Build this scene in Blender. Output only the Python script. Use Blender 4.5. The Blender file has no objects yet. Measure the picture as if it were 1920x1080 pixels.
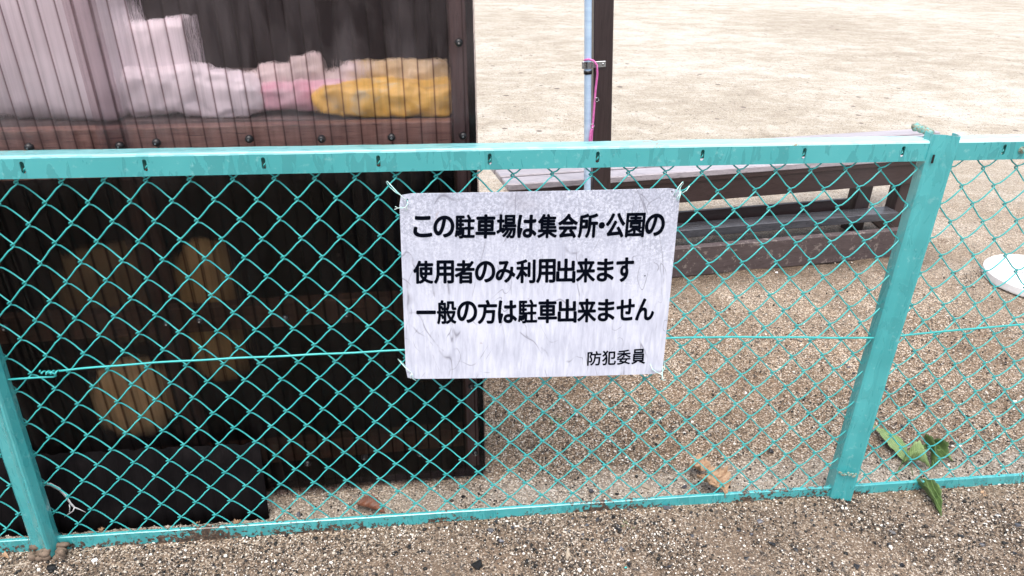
import bpy, math, random
import numpy as np
from mathutils import Vector, Matrix
random.seed(7); RNG = np.random.default_rng(7)
SC = bpy.context.scene
# ------------------------------------------------------------------ camera
AX = Vector((0.99414261, -0.03204515, 0.10321619))
AY = Vector((-0.10653823, -0.45111854, 0.8860822))
AZ = Vector((0.0181681, -0.89188854, -0.45189019))
CAM = Vector((.815, -1.4247, 1.4123)); FPX = 1368.0
cd = bpy.data.cameras.new('camera'); cam = bpy.data.objects.new('camera', cd)
SC.collection.objects.link(cam); SC.camera = cam
cd.sensor_width = 36; cd.lens = 36 * FPX / 1920; cd.clip_start = .02; cd.clip_end = 500
cam.matrix_world = Matrix(((AX[0], -AX[1], -AX[2], CAM[0]), (AY[0], -AY[1], -AY[2], CAM[1]),
                           (AZ[0], -AZ[1], -AZ[2], CAM[2]), (0, 0, 0, 1)))
# ------------------------------------------------------------------ light
SUN_EL, SUN_AZ = math.radians(70), math.radians(195)   # azimuth clockwise from +Y
w = bpy.data.worlds.new('World'); SC.world = w; w.use_nodes = True
wn = w.node_tree; sky = wn.nodes.new('ShaderNodeTexSky'); sky.sky_type = 'NISHITA'
sky.sun_disc = False; sky.sun_elevation = SUN_EL; sky.sun_rotation = SUN_AZ
sky.air_density = 1.0; sky.dust_density = 4.0; sky.ozone_density = 1.5
bg = wn.nodes['Background']; bg.inputs[1].default_value = .15
hs = wn.nodes.new('ShaderNodeHueSaturation'); hs.inputs['Saturation'].default_value = .55
wn.links.new(sky.outputs[0], hs.inputs['Color']); wn.links.new(hs.outputs[0], bg.inputs[0])
sd = bpy.data.lights.new('sun', 'SUN'); sun = bpy.data.objects.new('sun', sd); SC.collection.objects.link(sun)
sd.energy = 1.4; sd.angle = math.radians(50); sd.color = (1, .95, .88)
dv = Vector((math.sin(SUN_AZ) * math.cos(SUN_EL), math.cos(SUN_AZ) * math.cos(SUN_EL), math.sin(SUN_EL)))
sun.rotation_euler = dv.to_track_quat('Z', 'Y').to_euler()
SC.view_settings.view_transform = 'Standard'; SC.view_settings.look = 'None'
SC.view_settings.exposure = 1.05; SC.view_settings.gamma = 1
SC.render.engine = 'CYCLES'
SC.cycles.transparent_max_bounces = 24; SC.cycles.max_bounces = 8

# ------------------------------------------------------------------ placing helpers
def ray(px, py):
    v = ((px - 960) / FPX, (py - 540) / FPX, 1.0)
    return Vector((AX.dot(v), AY.dot(v), AZ.dot(v)))
def G(px, py, z=0.0):
    d = ray(px, py); return CAM + d * ((z - CAM.z) / d.z)
def PY(px, py, y):
    d = ray(px, py); return CAM + d * ((y - CAM.y) / d.y)

# ------------------------------------------------------------------ mesh helpers
class MB:
    def __init__(s): s.v = []; s.f = []
    def add(s, vs, fs):
        n = len(s.v); s.v += [tuple(v) for v in vs]; s.f += [tuple(i + n for i in f) for f in fs]
    def box(s, c, d, rot=None, bev=0.0):
        cx, cy, cz = c; hx, hy, hz = d[0] / 2, d[1] / 2, d[2] / 2
        if bev:
            b = min(bev, hx * .9, hy * .9, hz * .9); vs = []; fs = []
            import itertools
            idx = {}
            for sx, sy, sz in itertools.product((-1, 1), repeat=3):
                for a in range(3):
                    p = [sx * (hx - b), sy * (hy - b), sz * (hz - b)]
                    p[a] = (sx * hx, sy * hy, sz * hz)[a]
                    idx[(sx, sy, sz, a)] = len(vs); vs.append(p)
            def q(*k): fs.append([idx[i] for i in k])
            for sg in (-1, 1):
                q((sg, -1, -1, 0), (sg, 1, -1, 0), (sg, 1, 1, 0), (sg, -1, 1, 0))
                q((-1, sg, -1, 1), (1, sg, -1, 1), (1, sg, 1, 1), (-1, sg, 1, 1))
                q((-1, -1, sg, 2), (1, -1, sg, 2), (1, 1, sg, 2), (-1, 1, sg, 2))
            for a, b_ in itertools.product((-1, 1), repeat=2):
                q((-1, a, b_, 1), (1, a, b_, 1), (1, a, b_, 2), (-1, a, b_, 2))
                q((a, -1, b_, 0), (a, 1, b_, 0), (a, 1, b_, 2), (a, -1, b_, 2))
                q((a, b_, -1, 0), (a, b_, 1, 0), (a, b_, 1, 1), (a, b_, -1, 1))
            for k in itertools.product((-1, 1), repeat=3): q(k + (0,), k + (1,), k + (2,))
        else:
            vs = [(x, y, z) for x in (-hx, hx) for y in (-hy, hy) for z in (-hz, hz)]
            fs = [(0, 1, 3, 2), (4, 6, 7, 5), (0, 4, 5, 1), (2, 3, 7, 6), (0, 2, 6, 4), (1, 5, 7, 3)]
        if rot: vs = [rot @ Vector(v) for v in vs]
        s.add([(v[0] + cx, v[1] + cy, v[2] + cz) for v in vs], fs)
    def prism(s, pts, z0, z1):
        n = len(pts)
        s.add([(x, y, z0) for x, y in pts] + [(x, y, z1) for x, y in pts],
              [tuple(range(n))[::-1], tuple(range(n, 2 * n))] + [(i, (i + 1) % n, (i + 1) % n + n, i + n) for i in range(n)])
    def tube(s, pts, r, n=6, cap=True):
        pts = [Vector(p) for p in pts]; rs = r if hasattr(r, '__len__') else [r] * len(pts)
        rings = []; up = None
        for i, p in enumerate(pts):
            t = (pts[min(i + 1, len(pts) - 1)] - pts[max(i - 1, 0)]).normalized()
            if up is None:
                up = Vector((0, 0, 1)) if abs(t.z) < .9 else Vector((0, 1, 0))
            a = t.cross(up).normalized(); up = a.cross(t).normalized()
            rings.append([p + (a * math.cos(2 * math.pi * k / n) + up * math.sin(2 * math.pi * k / n)) * rs[i] for k in range(n)])
        vs = [v for ring in rings for v in ring]; fs = []
        for i in range(len(pts) - 1):
            for k in range(n):
                fs.append((i * n + k, i * n + (k + 1) % n, (i + 1) * n + (k + 1) % n, (i + 1) * n + k))
        if cap:
            fs.append(tuple(range(n))[::-1]); fs.append(tuple((len(pts) - 1) * n + k for k in range(n)))
        s.add(vs, fs)
    def build(s, name, mat, parent=None, smooth=False, fn=None, loc=None, fix=True):
        vs = s.v if fn is None else [fn(v) for v in s.v]
        if loc is not None: vs = [(v[0] - loc[0], v[1] - loc[1], v[2] - loc[2]) for v in vs]
        me = bpy.data.meshes.new(name); me.from_pydata(vs, [], s.f); me.update()
        if smooth: me.polygons.foreach_set('use_smooth', [True] * len(me.polygons))
        me.materials.append(mat)
        o = bpy.data.objects.new(name, me); SC.collection.objects.link(o)
        if loc is not None: o.location = loc
        if parent: o.parent = parent
        if fix: fix_normals(o)
        return o
import bmesh
def fix_normals(o):
    b = bmesh.new(); b.from_mesh(o.data); bmesh.ops.recalc_face_normals(b, faces=b.faces); b.to_mesh(o.data); b.free()
def tag(o, label, cat, group=None, kind=None):
    o['label'] = label; o['category'] = cat
    if group: o['group'] = group
    if kind: o['kind'] = kind
    return o
def thing(name, label, cat, loc=(0, 0, 0), rot=(0, 0, 0), group=None):
    o = bpy.data.objects.new(name, None); SC.collection.objects.link(o); o.empty_display_size = .05
    o.location = loc; o.rotation_euler = rot
    return tag(o, label, cat, group)
def smooth_mod(o, lv=1):
    m = o.modifiers.new('sub', 'SUBSURF'); m.levels = lv; m.render_levels = lv

# ------------------------------------------------------------------ material helpers
class NT:
    def __init__(s, name):
        s.m = bpy.data.materials.new(name); s.m.use_nodes = True; s.t = s.m.node_tree
        s.b = s.t.nodes['Principled BSDF']; s.out = s.t.nodes['Material Output']
    def n(s, typ, **kw):
        nd = s.t.nodes.new('ShaderNode' + typ)
        for k, v in kw.items(): setattr(nd, k, v)
        return nd
    def l(s, a, b): s.t.links.new(a, b)
    def pos(s, scale=(1, 1, 1), obj=False):
        src = s.n('TexCoord').outputs['Object'] if obj else s.n('NewGeometry').outputs['Position']
        mp = s.n('Mapping'); mp.inputs['Scale'].default_value = scale; s.l(src, mp.inputs[0]); return mp.outputs[0]
    def noise(s, scale, det=4, rough=.55, vec=None, dist=0):
        nd = s.n('TexNoise'); nd.inputs['Scale'].default_value = scale; nd.inputs['Detail'].default_value = det
        nd.inputs['Roughness'].default_value = rough; nd.inputs['Distortion'].default_value = dist
        s.l(vec if vec is not None else s.pos(), nd.inputs['Vector']); return nd.outputs[0]
    def vor(s, scale, vec=None, feature='F1', rnd=1):
        nd = s.n('TexVoronoi'); nd.feature = feature; nd.inputs['Scale'].default_value = scale
        nd.inputs['Randomness'].default_value = rnd
        s.l(vec if vec is not None else s.pos(), nd.inputs['Vector']); return nd
    def ramp(s, fac, stops, interp='LINEAR'):
        nd = s.n('ValToRGB'); r = nd.color_ramp; r.interpolation = interp
        while len(r.elements) < len(stops): r.elements.new(.5)
        for e, (p, c) in zip(r.elements, stops):
            e.position = p; e.color = (c, c, c, 1) if not hasattr(c, '__len__') else (*c, 1)
        s.l(fac, nd.inputs[0]); return nd.outputs[0]
    def mix(s, fac, a, b, mode='MIX'):
        nd = s.n('Mix', data_type='RGBA', blend_type=mode)
        for sock, v in ((nd.inputs[0], fac), (nd.inputs[6], a), (nd.inputs[7], b)):
            if hasattr(v, 'is_linked') or hasattr(v, 'links'): s.l(v, sock)
            elif hasattr(v, '__len__'): sock.default_value = (*v, 1)
            else: sock.default_value = v
        return nd.outputs[2]
    def math(s, op, a, b=0.0, c=0.0):
        nd = s.n('Math', operation=op)
        for i, v in enumerate((a, b, c)):
            if hasattr(v, 'links'): s.l(v, nd.inputs[i])
            else: nd.inputs[i].default_value = v
        return nd.outputs[0]
    def bump(s, h, dist=.002, st=.6, prev=None):
        nd = s.n('Bump'); nd.inputs['Distance'].default_value = dist; nd.inputs['Strength'].default_value = st
        s.l(h, nd.inputs['Height'])
        if prev is not None: s.l(prev, nd.inputs['Normal'])
        return nd.outputs[0]
    def fin(s, col=None, rough=None, normal=None, spec=None, metal=None):
        for v, k in ((col, 'Base Color'), (rough, 'Roughness'), (normal, 'Normal'), (spec, 'Specular IOR Level'), (metal, 'Metallic')):
            if v is None: continue
            if hasattr(v, 'links'): s.l(v, s.b.inputs[k])
            elif hasattr(v, '__len__'): s.b.inputs[k].default_value = (*v, 1)
            else: s.b.inputs[k].default_value = v
        return s.m

def mat_paint(name, chip=.70, low=0.0, wet=True):
    t = NT(name)
    p = t.pos((1, 1, 1))
    big = t.noise(3.5, 3, vec=p)
    base = t.ramp(big, [(.3, (.038, .31, .325)), (.7, (.068, .39, .405))])
    drip = t.noise(1, 3, .55, vec=t.pos((42, 42, 12)), dist=.9)
    df = t.ramp(drip, [(.545, 0), (.56, 1)])
    base = t.mix(t.math('MULTIPLY', df, .42 if wet else .15), base, (.035, .225, .24))
    # streak edges / lighter chalky wear
    ch = t.noise(60, 5, .65, vec=p)
    base = t.mix(t.ramp(ch, [(.60, 0), (.68, .45)]), base, (.22, .50, .50))
    # chips to rust
    c1 = t.noise(75, 6, .7, vec=p)
    c2 = t.noise(7, 3, .5, vec=p)
    z = t.n('SeparateXYZ'); t.l(t.n('NewGeometry').outputs['Position'], z.inputs[0])
    s_ = t.math('ADD', t.math('MULTIPLY', c1, .62), t.math('MULTIPLY', c2, .42))
    if low:
        zr = t.math('MULTIPLY', t.math('SUBTRACT', .035, z.outputs[2]), low)
        s_ = t.math('ADD', s_, t.math('MAXIMUM', zr, 0.0))
    cf = t.ramp(s_, [(chip, 0), (chip + .012, 1)])
    rust = t.ramp(t.noise(140, 3, vec=p), [(.35, (.018, .014, .012)), (.55, (.07, .04, .025)), (.75, (.28, .24, .18))])
    col = t.mix(cf, base, rust)
    n = t.bump(t.math('SUBTRACT', t.math('MULTIPLY', ch, .3), cf), .0008, .5)
    n = t.bump(df, .0005, .35, n)
    rg = t.mix(df, (.30,) * 3, (.12,) * 3); rg = t.mix(cf, rg, (.8,) * 3)
    t.b.inputs['Coat Weight'].default_value = 1.0; t.b.inputs['Coat Roughness'].default_value = .18; t.l(t.bump(t.noise(30, 4), .0015, .3), t.b.inputs['Coat Normal'])
    return t.fin(col, rg, n, .5)
def mat_simple(name, c1, c2, scale=30, rough=.6, bump=.001, stretch=(1, 1, 1), spec=.4):
    t = NT(name); n = t.noise(scale, 5, .6, vec=t.pos(stretch))
    return t.fin(t.ramp(n, [(.3, c1), (.7, c2)]), rough, t.bump(n, bump, .6), spec)
def mat_wood(name, c1, c2, axis='x', rough=.5, wear=None, spec=.5):
    t = NT(name); st = {'x': (1.2, 22, 22), 'z': (22, 22, 1.2), 'y': (22, 1.2, 22)}[axis]
    g = t.noise(3, 6, .65, vec=t.pos(st), dist=.8); g2 = t.noise(11, 4, .6, vec=t.pos(st))
    col = t.ramp(g, [(.25, c1), (.75, c2)])
    col = t.mix(t.ramp(g2, [(.58, 0), (.66, .6)]), col, tuple(x * .35 for x in c1))
    if wear:
        col = t.mix(t.ramp(t.noise(30, 6, .75), [(.56, 0), (.62, 1)]), col, wear)
    return t.fin(col, rough, t.bump(t.math('ADD', g, g2), .0012, .5), spec)

M = {}
M['paint'] = mat_paint('turquoise_paint', .70)
t = NT('sky_sheen_turquoise_paint'); x_ = t.n('SeparateXYZ'); t.l(t.n('NewGeometry').outputs['Position'], x_.inputs[0])
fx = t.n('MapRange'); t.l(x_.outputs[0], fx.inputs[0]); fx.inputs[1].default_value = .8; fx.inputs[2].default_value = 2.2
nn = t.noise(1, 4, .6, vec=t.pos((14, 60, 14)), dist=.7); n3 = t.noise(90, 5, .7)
cc = t.mix(fx.outputs[0], (.20, .52, .55), (.50, .78, .76))  # sky reflection on the flange top painted in, stronger to the right
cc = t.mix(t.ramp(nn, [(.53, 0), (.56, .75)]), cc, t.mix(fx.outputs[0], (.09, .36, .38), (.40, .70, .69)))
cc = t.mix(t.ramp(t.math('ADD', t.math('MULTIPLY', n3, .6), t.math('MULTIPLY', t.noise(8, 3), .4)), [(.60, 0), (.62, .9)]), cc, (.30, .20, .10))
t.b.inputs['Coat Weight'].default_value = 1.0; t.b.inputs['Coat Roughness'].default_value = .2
M['paint_sky_sheen'] = t.fin(cc, .4, t.bump(nn, .0006, .4), .5)
M['paint_low'] = mat_paint('turquoise_paint_peeling', .570, 3.2)
M['paint_post'] = mat_paint('turquoise_paint_post', .68, 0.9, False)
t = NT('green_coated_wire'); M['wire'] = t.fin(t.ramp(t.noise(25, 3), [(.3, (.028, .34, .34)), (.7, (.06, .45, .44))]), .3, None, .5)

# ground ------------------------------------------------------------
t = NT('granite_sand')
p = t.pos()
v1 = t.vor(270, p); v2 = t.vor(110, p)
sep = t.n('SeparateColor'); t.l(v1.outputs['Color'], sep.inputs[0])
sep2 = t.n('SeparateColor'); t.l(v2.outputs['Color'], sep2.inputs[0])
grain = t.ramp(sep.outputs[0], [(.0, (.015, .013, .012)), (.16, (.05, .04, .034)), (.34, (.20, .15, .108)), (.62, (.38, .30, .22)), (.80, (.66, .58, .48)), (1, (.92, .89, .84))])
soil = t.ramp(t.noise(9, 5, .6), [(.3, (.15, .10, .066)), (.7, (.27, .195, .135))])
pat = t.ramp(t.noise(1.9, 6, .66, dist=.6), [(.42, 0), (.60, 1)])
cover = t.ramp(t.math('ADD', t.math('MULTIPLY', sep.outputs[1], .6), t.math('MULTIPLY', t.noise(5, 4, .6), .6)), [(.42, 0), (.50, 1)])
near = t.mix(t.math('MULTIPLY', cover, .86), soil, grain)
near = t.mix(t.math('MULTIPLY', pat, .62), near, t.mix(.68, near, (.16, .115, .078)))
sp = t.ramp(sep2.outputs[2], [(.955, 0), (.965, 1)])
near = t.mix(t.math('MULTIPLY', sp, .8), near, (.05, .048, .05))
near = t.mix(1.0, near, (.98, .915, .845), 'MULTIPLY')
xyz = t.n('SeparateXYZ'); t.l(t.n('NewGeometry').outputs['Position'], xyz.inputs[0])
# pale dry playground sand further in
far = t.ramp(t.math('ADD', t.math('MULTIPLY', t.noise(1, 8, .78, vec=t.pos((2.2, 3.2, 1)), dist=.2), .65), t.math('MULTIPLY', t.noise(.35, 3), .35)), [(.34, (.29, .245, .185)), (.47, (.44, .39, .315)), (.585, (.63, .59, .525))])
fg = t.ramp(t.math('ADD', t.math('MULTIPLY', t.noise(60, 6, .8), .5), t.math('MULTIPLY', t.noise(16, 5, .75), .5)), [(.36, .50), (.47, .92), (.60, 1.15)])
far = t.mix(.85, far, fg, 'MULTIPLY')
far = t.mix(.30, far, grain)
far = t.mix(t.ramp(sep2.outputs[1], [(.975, 0), (.98, .8)]), far, (.09, .08, .07))
for vs_, th_ in ((34, .84), (17, .88), (8, .94)):
    v3 = t.vor(vs_); s3 = t.n('SeparateColor'); t.l(v3.outputs['Color'], s3.inputs[0])
    dot = t.math('MULTIPLY', t.ramp(s3.outputs[0], [(th_, 0), (th_ + .005, 1)]), t.ramp(v3.outputs['Distance'], [(.16, .9), (.24, 0)]))
    far = t.mix(dot, far, (.13, .10, .085))
yy = t.math('ADD', xyz.outputs[1], t.math('MULTIPLY', t.math('SUBTRACT', t.noise(1.7, 4), .5), 1.6))
fz = t.n('MapRange'); t.l(yy, fz.inputs[0]); fz.inputs[1].default_value = .7; fz.inputs[2].default_value = 3.6
col = t.mix(fz.outputs[0], near, far)
pb_ = t.math('ADD', xyz.outputs[1], t.math('MULTIPLY', t.math('SUBTRACT', t.noise(9, 5, .7), .5), .14))
pb1 = t.n('MapRange'); t.l(pb_, pb1.inputs[0]); pb1.inputs[1].default_value = .20; pb1.inputs[2].default_value = .09
pb2 = t.n('MapRange'); t.l(xyz.outputs[1], pb2.inputs[0]); pb2.inputs[1].default_value = .0; pb2.inputs[2].default_value = .02
col = t.mix(t.math('MULTIPLY', t.math('MULTIPLY', pb1.outputs[0], pb2.outputs[0]), .6), col, t.mix(.5, grain, (.62, .56, .48)))
frn = t.n('MapRange'); t.l(xyz.outputs[1], frn.inputs[0]); frn.inputs[1].default_value = .02; frn.inputs[2].default_value = -.03
col = t.mix(t.math('MULTIPLY', frn.outputs[0], .55), col, t.mix(.5, t.mix(1.0, col, (.72, .72, .75), 'MULTIPLY'), (.12, .106, .095)))
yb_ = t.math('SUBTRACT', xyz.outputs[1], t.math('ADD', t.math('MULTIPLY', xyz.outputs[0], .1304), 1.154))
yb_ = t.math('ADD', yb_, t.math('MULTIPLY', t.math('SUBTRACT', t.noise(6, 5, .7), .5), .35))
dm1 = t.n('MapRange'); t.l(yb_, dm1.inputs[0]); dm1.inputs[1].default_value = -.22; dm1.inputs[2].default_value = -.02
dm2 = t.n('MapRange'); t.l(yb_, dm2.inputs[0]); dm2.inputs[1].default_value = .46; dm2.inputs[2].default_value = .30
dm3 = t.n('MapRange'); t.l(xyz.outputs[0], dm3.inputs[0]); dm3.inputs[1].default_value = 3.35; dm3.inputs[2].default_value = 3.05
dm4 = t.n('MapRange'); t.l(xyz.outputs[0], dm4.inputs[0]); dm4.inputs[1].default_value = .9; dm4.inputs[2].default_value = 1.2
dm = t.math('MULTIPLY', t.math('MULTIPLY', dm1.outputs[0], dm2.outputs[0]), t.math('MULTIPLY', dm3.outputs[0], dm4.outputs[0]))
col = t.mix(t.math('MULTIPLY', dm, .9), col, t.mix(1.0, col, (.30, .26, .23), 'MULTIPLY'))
h = t.math('ADD', t.math('MULTIPLY', v1.outputs['Distance'], -1.0), t.math('MULTIPLY', t.noise(40, 4), .8))
nm = t.bump(h, .004, .8)
nm = t.bump(t.noise(7, 6, .68, vec=t.pos((1, 1.6, 1))), .022, .4, nm)
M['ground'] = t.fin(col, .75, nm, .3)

t = NT('pebble_mix')
gi = t.n('NewGeometry').outputs['Random Per Island']
pc = t.ramp(gi, [(0, (.010, .010, .010)), (.24, (.045, .036, .030)), (.40, (.125, .095, .072)), (.58, (.27, .215, .165)), (.74, (.50, .435, .365)), (.88, (.78, .735, .67)), (1, (.92, .88, .82))], 'CONSTANT')
M['pebble'] = t.fin(pc, .55, None, .4)
t = NT('dark_stone'); oi = t.n('ObjectInfo').outputs['Random']
M['dark_stone'] = t.fin(t.mix(t.ramp(t.noise(160, 4), [(.5, 0), (.8, .3)]), t.ramp(oi, [(0, (.006, .006, .007)), (.75, (.02, .02, .024)), (1, (.09, .092, .11))]), (.2, .2, .22)), .35, t.bump(t.noise(300, 3), .001, .6), .5)
M['pale_stone'] = mat_simple('pale_stone', (.28, .22, .16), (.42, .36, .28), 60, .7)

# translucent smoke brown corrugated sheet -----------------------------------
def mat_sheet(name, tint, groove, spec=.35, refr=.72, haze=1.0):
    t = NT(name); t.t.nodes.remove(t.b)
    tr = t.n('BsdfTransparent'); gl = t.n('BsdfGlossy'); df = t.n('BsdfDiffuse'); gl.inputs['Roughness'].default_value = .16
    rf = t.n('BsdfRefraction'); rf.inputs['IOR'].default_value = 1.10; rf.inputs['Roughness'].default_value = .0
    xyz = t.n('SeparateXYZ'); t.l(t.n('NewGeometry').outputs['Position'], xyz.inputs[0])
    xs = t.math('ADD', xyz.outputs[0], t.math('MULTIPLY', t.math('SUBTRACT', xyz.outputs[2], .5), .022))
    sn = t.math('ABSOLUTE', t.math('SINE', t.math('MULTIPLY', xs, math.pi / .0322)))
    gm = t.ramp(sn, [(.06, 1), (.20, .25), (.40, 0)])       # light lost in each corrugation's valley, painted into the tint
    st = t.noise(1, 5, .6, vec=t.pos((90, 90, 1.2)), dist=.3)
    colt = t.mix(gm, tint, groove)
    colt = t.mix(1.0, colt, t.ramp(st, [(.30, .78), (.55, 1.0)]), 'MULTIPLY')
    t.l(colt, tr.inputs[0]); t.l(colt, rf.inputs[0]); gl.inputs[0].default_value = (1, 1, 1, 1)
    df.inputs[0].default_value = (.62, .53, .55, 1)
    nm = t.bump(t.noise(1, 5, .7, vec=t.pos((75, 75, 8)), dist=.8), .007, .7)
    t.l(nm, rf.inputs['Normal'])
    fr = t.n('Fresnel'); fr.inputs[0].default_value = 1.45
    m0 = t.n('MixShader'); m0.inputs[0].default_value = refr; t.l(tr.outputs[0], m0.inputs[1]); t.l(rf.outputs[0], m0.inputs[2])
    hz_ = t.n('MapRange'); t.l(xyz.outputs[2], hz_.inputs[0]); hz_.inputs[1].default_value = .86; hz_.inputs[2].default_value = 1.05; hz_.inputs[3].default_value = .10
    m1 = t.n('MixShader'); t.l(t.math('MULTIPLY', t.ramp(t.noise(1, 5, .65, vec=t.pos((9, 9, 3)), dist=.5), [(.40, .015), (.62, .085)]), t.math('MULTIPLY', hz_.outputs[0], haze)), m1.inputs[0]); t.l(m0.outputs[0], m1.inputs[1]); t.l(df.outputs[0], m1.inputs[2])
    m2 = t.n('MixShader'); t.l(t.math('MULTIPLY', fr.outputs[0], spec), m2.inputs[0]); t.l(m1.outputs[0], m2.inputs[1]); t.l(gl.outputs[0], m2.inputs[2])
    t.l(m2.outputs[0], t.out.inputs[0]); return t.m
M['sheet'] = mat_sheet('smoke_brown_sheet', (.86, .79, .81), (.30, .22, .23))
M['dimmer'] = mat_sheet('interior_dimming_sheet', (.60, .55, .47), (.22, .18, .15), .1, .4, .12)  # tint of the added layer that dims the lower interior
M['sheet_black'] = mat_simple('black_corrugated_plastic', (.005, .0045, .005), (.012, .010, .0105), 12, .8, .0004, (1,1,1), .02)
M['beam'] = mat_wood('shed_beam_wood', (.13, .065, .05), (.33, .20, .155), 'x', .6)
M['beam_shaded'] = mat_wood('shaded_beam_wood', (.05, .028, .024), (.15, .095, .075), 'x', .6)  # same beam wood for the lower rows, with shade put into the colour
M['stud'] = mat_wood('shed_stud_wood', (.06, .037, .034), (.12, .075, .068), 'z', .6)
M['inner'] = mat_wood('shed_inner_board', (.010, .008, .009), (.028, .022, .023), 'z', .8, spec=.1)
M['shelf'] = mat_simple('shelf_board', (.16, .125, .115), (.24, .19, .175), 20, .7)
M['white_sack'] = mat_simple('white_sack', (.80, .77, .79), (.93, .91, .93), 9, .5, .004)
M['pink_sack'] = mat_simple('pink_plastic', (.66, .34, .42), (.82, .64, .68), 22, .4, .004)
M['cream_sack'] = mat_simple('cream_plastic', (.55, .48, .44), (.75, .68, .66), 16, .4, .004)
t = NT('yellow_plastic'); nz = t.noise(14, 5, .6, dist=1.0)
M['yellow_sack'] = t.fin(t.ramp(nz, [(.30, (.58, .46, .22)), (.44, (.82, .52, .09)), (.58, (.90, .62, .16)), (.70, (.74, .66, .40))]), .35, t.bump(nz, .006, .7), .5)
t = NT('pale_yellow_plastic'); nz = t.noise(16, 5, .6, dist=1.0)
M['pale_yellow'] = t.fin(t.ramp(nz, [(.35, (.52, .40, .20)), (.5, (.66, .54, .30)), (.7, (.62, .56, .44))]), .35, t.bump(nz, .006, .7), .5)
M['tan_sack'] = mat_simple('tan_sack', (.46, .35, .17), (.62, .50, .28), 8, .6, .004)
M['pale_tan'] = mat_simple('pale_tan_sack', (.80, .64, .36), (.96, .86, .58), 7, .6, .004)
M['brown_sack'] = mat_simple('brown_sack', (.20, .15, .08), (.34, .27, .16), 8, .7, .004)
M['black'] = mat_simple('black_rubber', (.008, .008, .009), (.015, .015, .016), 40, .35)
M['zinc'] = mat_simple('zinc_screw', (.25, .255, .27), (.60, .61, .63), 220, .25); M['zinc'].node_tree.nodes['Principled BSDF'].inputs['Metallic'].default_value = .85
t = NT('hex_bolt_painted'); M['bolt'] = t.fin(t.ramp(t.noise(260, 5, .7), [(.42, (.08, .38, .38)), (.52, (.30, .28, .20)), (.66, (.05, .04, .03))]), .5, t.bump(t.noise(260, 4), .001, .8))
# shelter woods
M['brown'] = mat_wood('dark_brown_timber', (.026, .015, .015), (.050, .031, .031), 'x', .35)
M['brown_v'] = mat_wood('dark_brown_post', (.026, .016, .016), (.050, .032, .033), 'z', .35)
M['plank'] = mat_wood('weathered_bench_plank', (.27, .24, .26), (.46, .42, .45), 'x', .28)
M['sleeper'] = mat_wood('worn_edging_board', (.052, .036, .036), (.095, .070, .070), 'x', .6, (.20, .165, .15))
M['grey_plank'] = mat_wood('wet_grey_plank', (.04, .04, .045), (.11, .108, .12), 'x', .25)
M['pipe'] = mat_simple('pale_blue_pipe', (.40, .56, .76), (.58, .74, .92), 8, .3, .0003, (1, 1, 6))
M['string'] = mat_simple('pink_string', (.60, .10, .36), (.80, .24, .55), 90, .6)
M['white_plastic'] = mat_simple('white_plastic', (.70, .69, .70), (.82, .82, .83), 30, .35)
# sign -------------------------------------------------------------
t = NT('weathered_sign_face'); po = t.pos((1, 1, 1))
st = t.noise(1, 5, .65, vec=t.pos((120, 120, 16)), dist=.4)
cl = t.noise(9, 5, .6, vec=po)
base = t.ramp(t.math('ADD', t.math('MULTIPLY', st, .6), t.math('MULTIPLY', cl, .4)), [(.36, (.46, .48, .58)), (.48, (.55, .57, .67)), (.60, (.65, .67, .77))])
mt = t.noise(170, 6, .8, vec=po)
zz = t.n('SeparateXYZ'); t.l(t.n('NewGeometry').outputs['Position'], zz.inputs[0])
topf = t.n('MapRange'); t.l(t.math('ADD', zz.outputs[2], t.math('MULTIPLY', t.math('SUBTRACT', cl, .5), .5)), topf.inputs[0]); topf.inputs[1].default_value = .66; topf.inputs[2].default_value = .86
base = t.mix(t.math('MULTIPLY', topf.outputs[0], t.ramp(mt, [(.46, 0), (.54, .75)])), base, (.30, .32, .40))
base = t.mix(t.math('MULTIPLY', t.ramp(t.noise(5.5, 3, .5, vec=po), [(.60, 0), (.70, .5)]), topf.outputs[0]), base, (.33, .31, .36))
# scratches
for sc_, ro, th in ((7, .5, .012), (11, -.9, .010), (5, 2.1, .010)):
    mp = t.n('Mapping'); t.l(t.n('NewGeometry').outputs['Position'], mp.inputs[0]); mp.inputs['Rotation'].default_value = (0, ro, 0); mp.inputs['Scale'].default_value = (sc_, sc_, sc_ * .45)
    wv = t.noise(1, 1.5, .5, vec=mp.outputs[0], dist=1.2)
    ln = t.math('ABSOLUTE', t.math('SUBTRACT', wv, .5))
    lf = t.math('MULTIPLY', t.ramp(ln, [(0, 1), (th * .5, 0)]), t.ramp(t.noise(6 + sc_, 3, .6, vec=po), [(.50, 0), (.60, .85)]))
    base = t.mix(lf, base, (.20, .20, .25))
bl = t.ramp(t.noise(16, 4, .7, vec=po), [(.68, 0), (.73, .5)]); base = t.mix(bl, base, (.38, .31, .31))
M['sign'] = t.fin(base, t.ramp(cl, [(.3, .35), (.7, .6)]), t.bump(mt, .0006, .35), .45)
t = NT('black_lettering'); M['letter'] = t.fin(t.mix(t.ramp(t.noise(55, 4, .7), [(.72, 0), (.78, .5)]), (.001, .002, .006), (.03, .04, .07)), .75, None, .04)
t = NT('pale_tie_wire'); M['tie'] = t.fin(t.ramp(t.noise(120, 3), [(.4, (.35, .68, .66)), (.6, (.72, .82, .78))]), .4)
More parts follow.
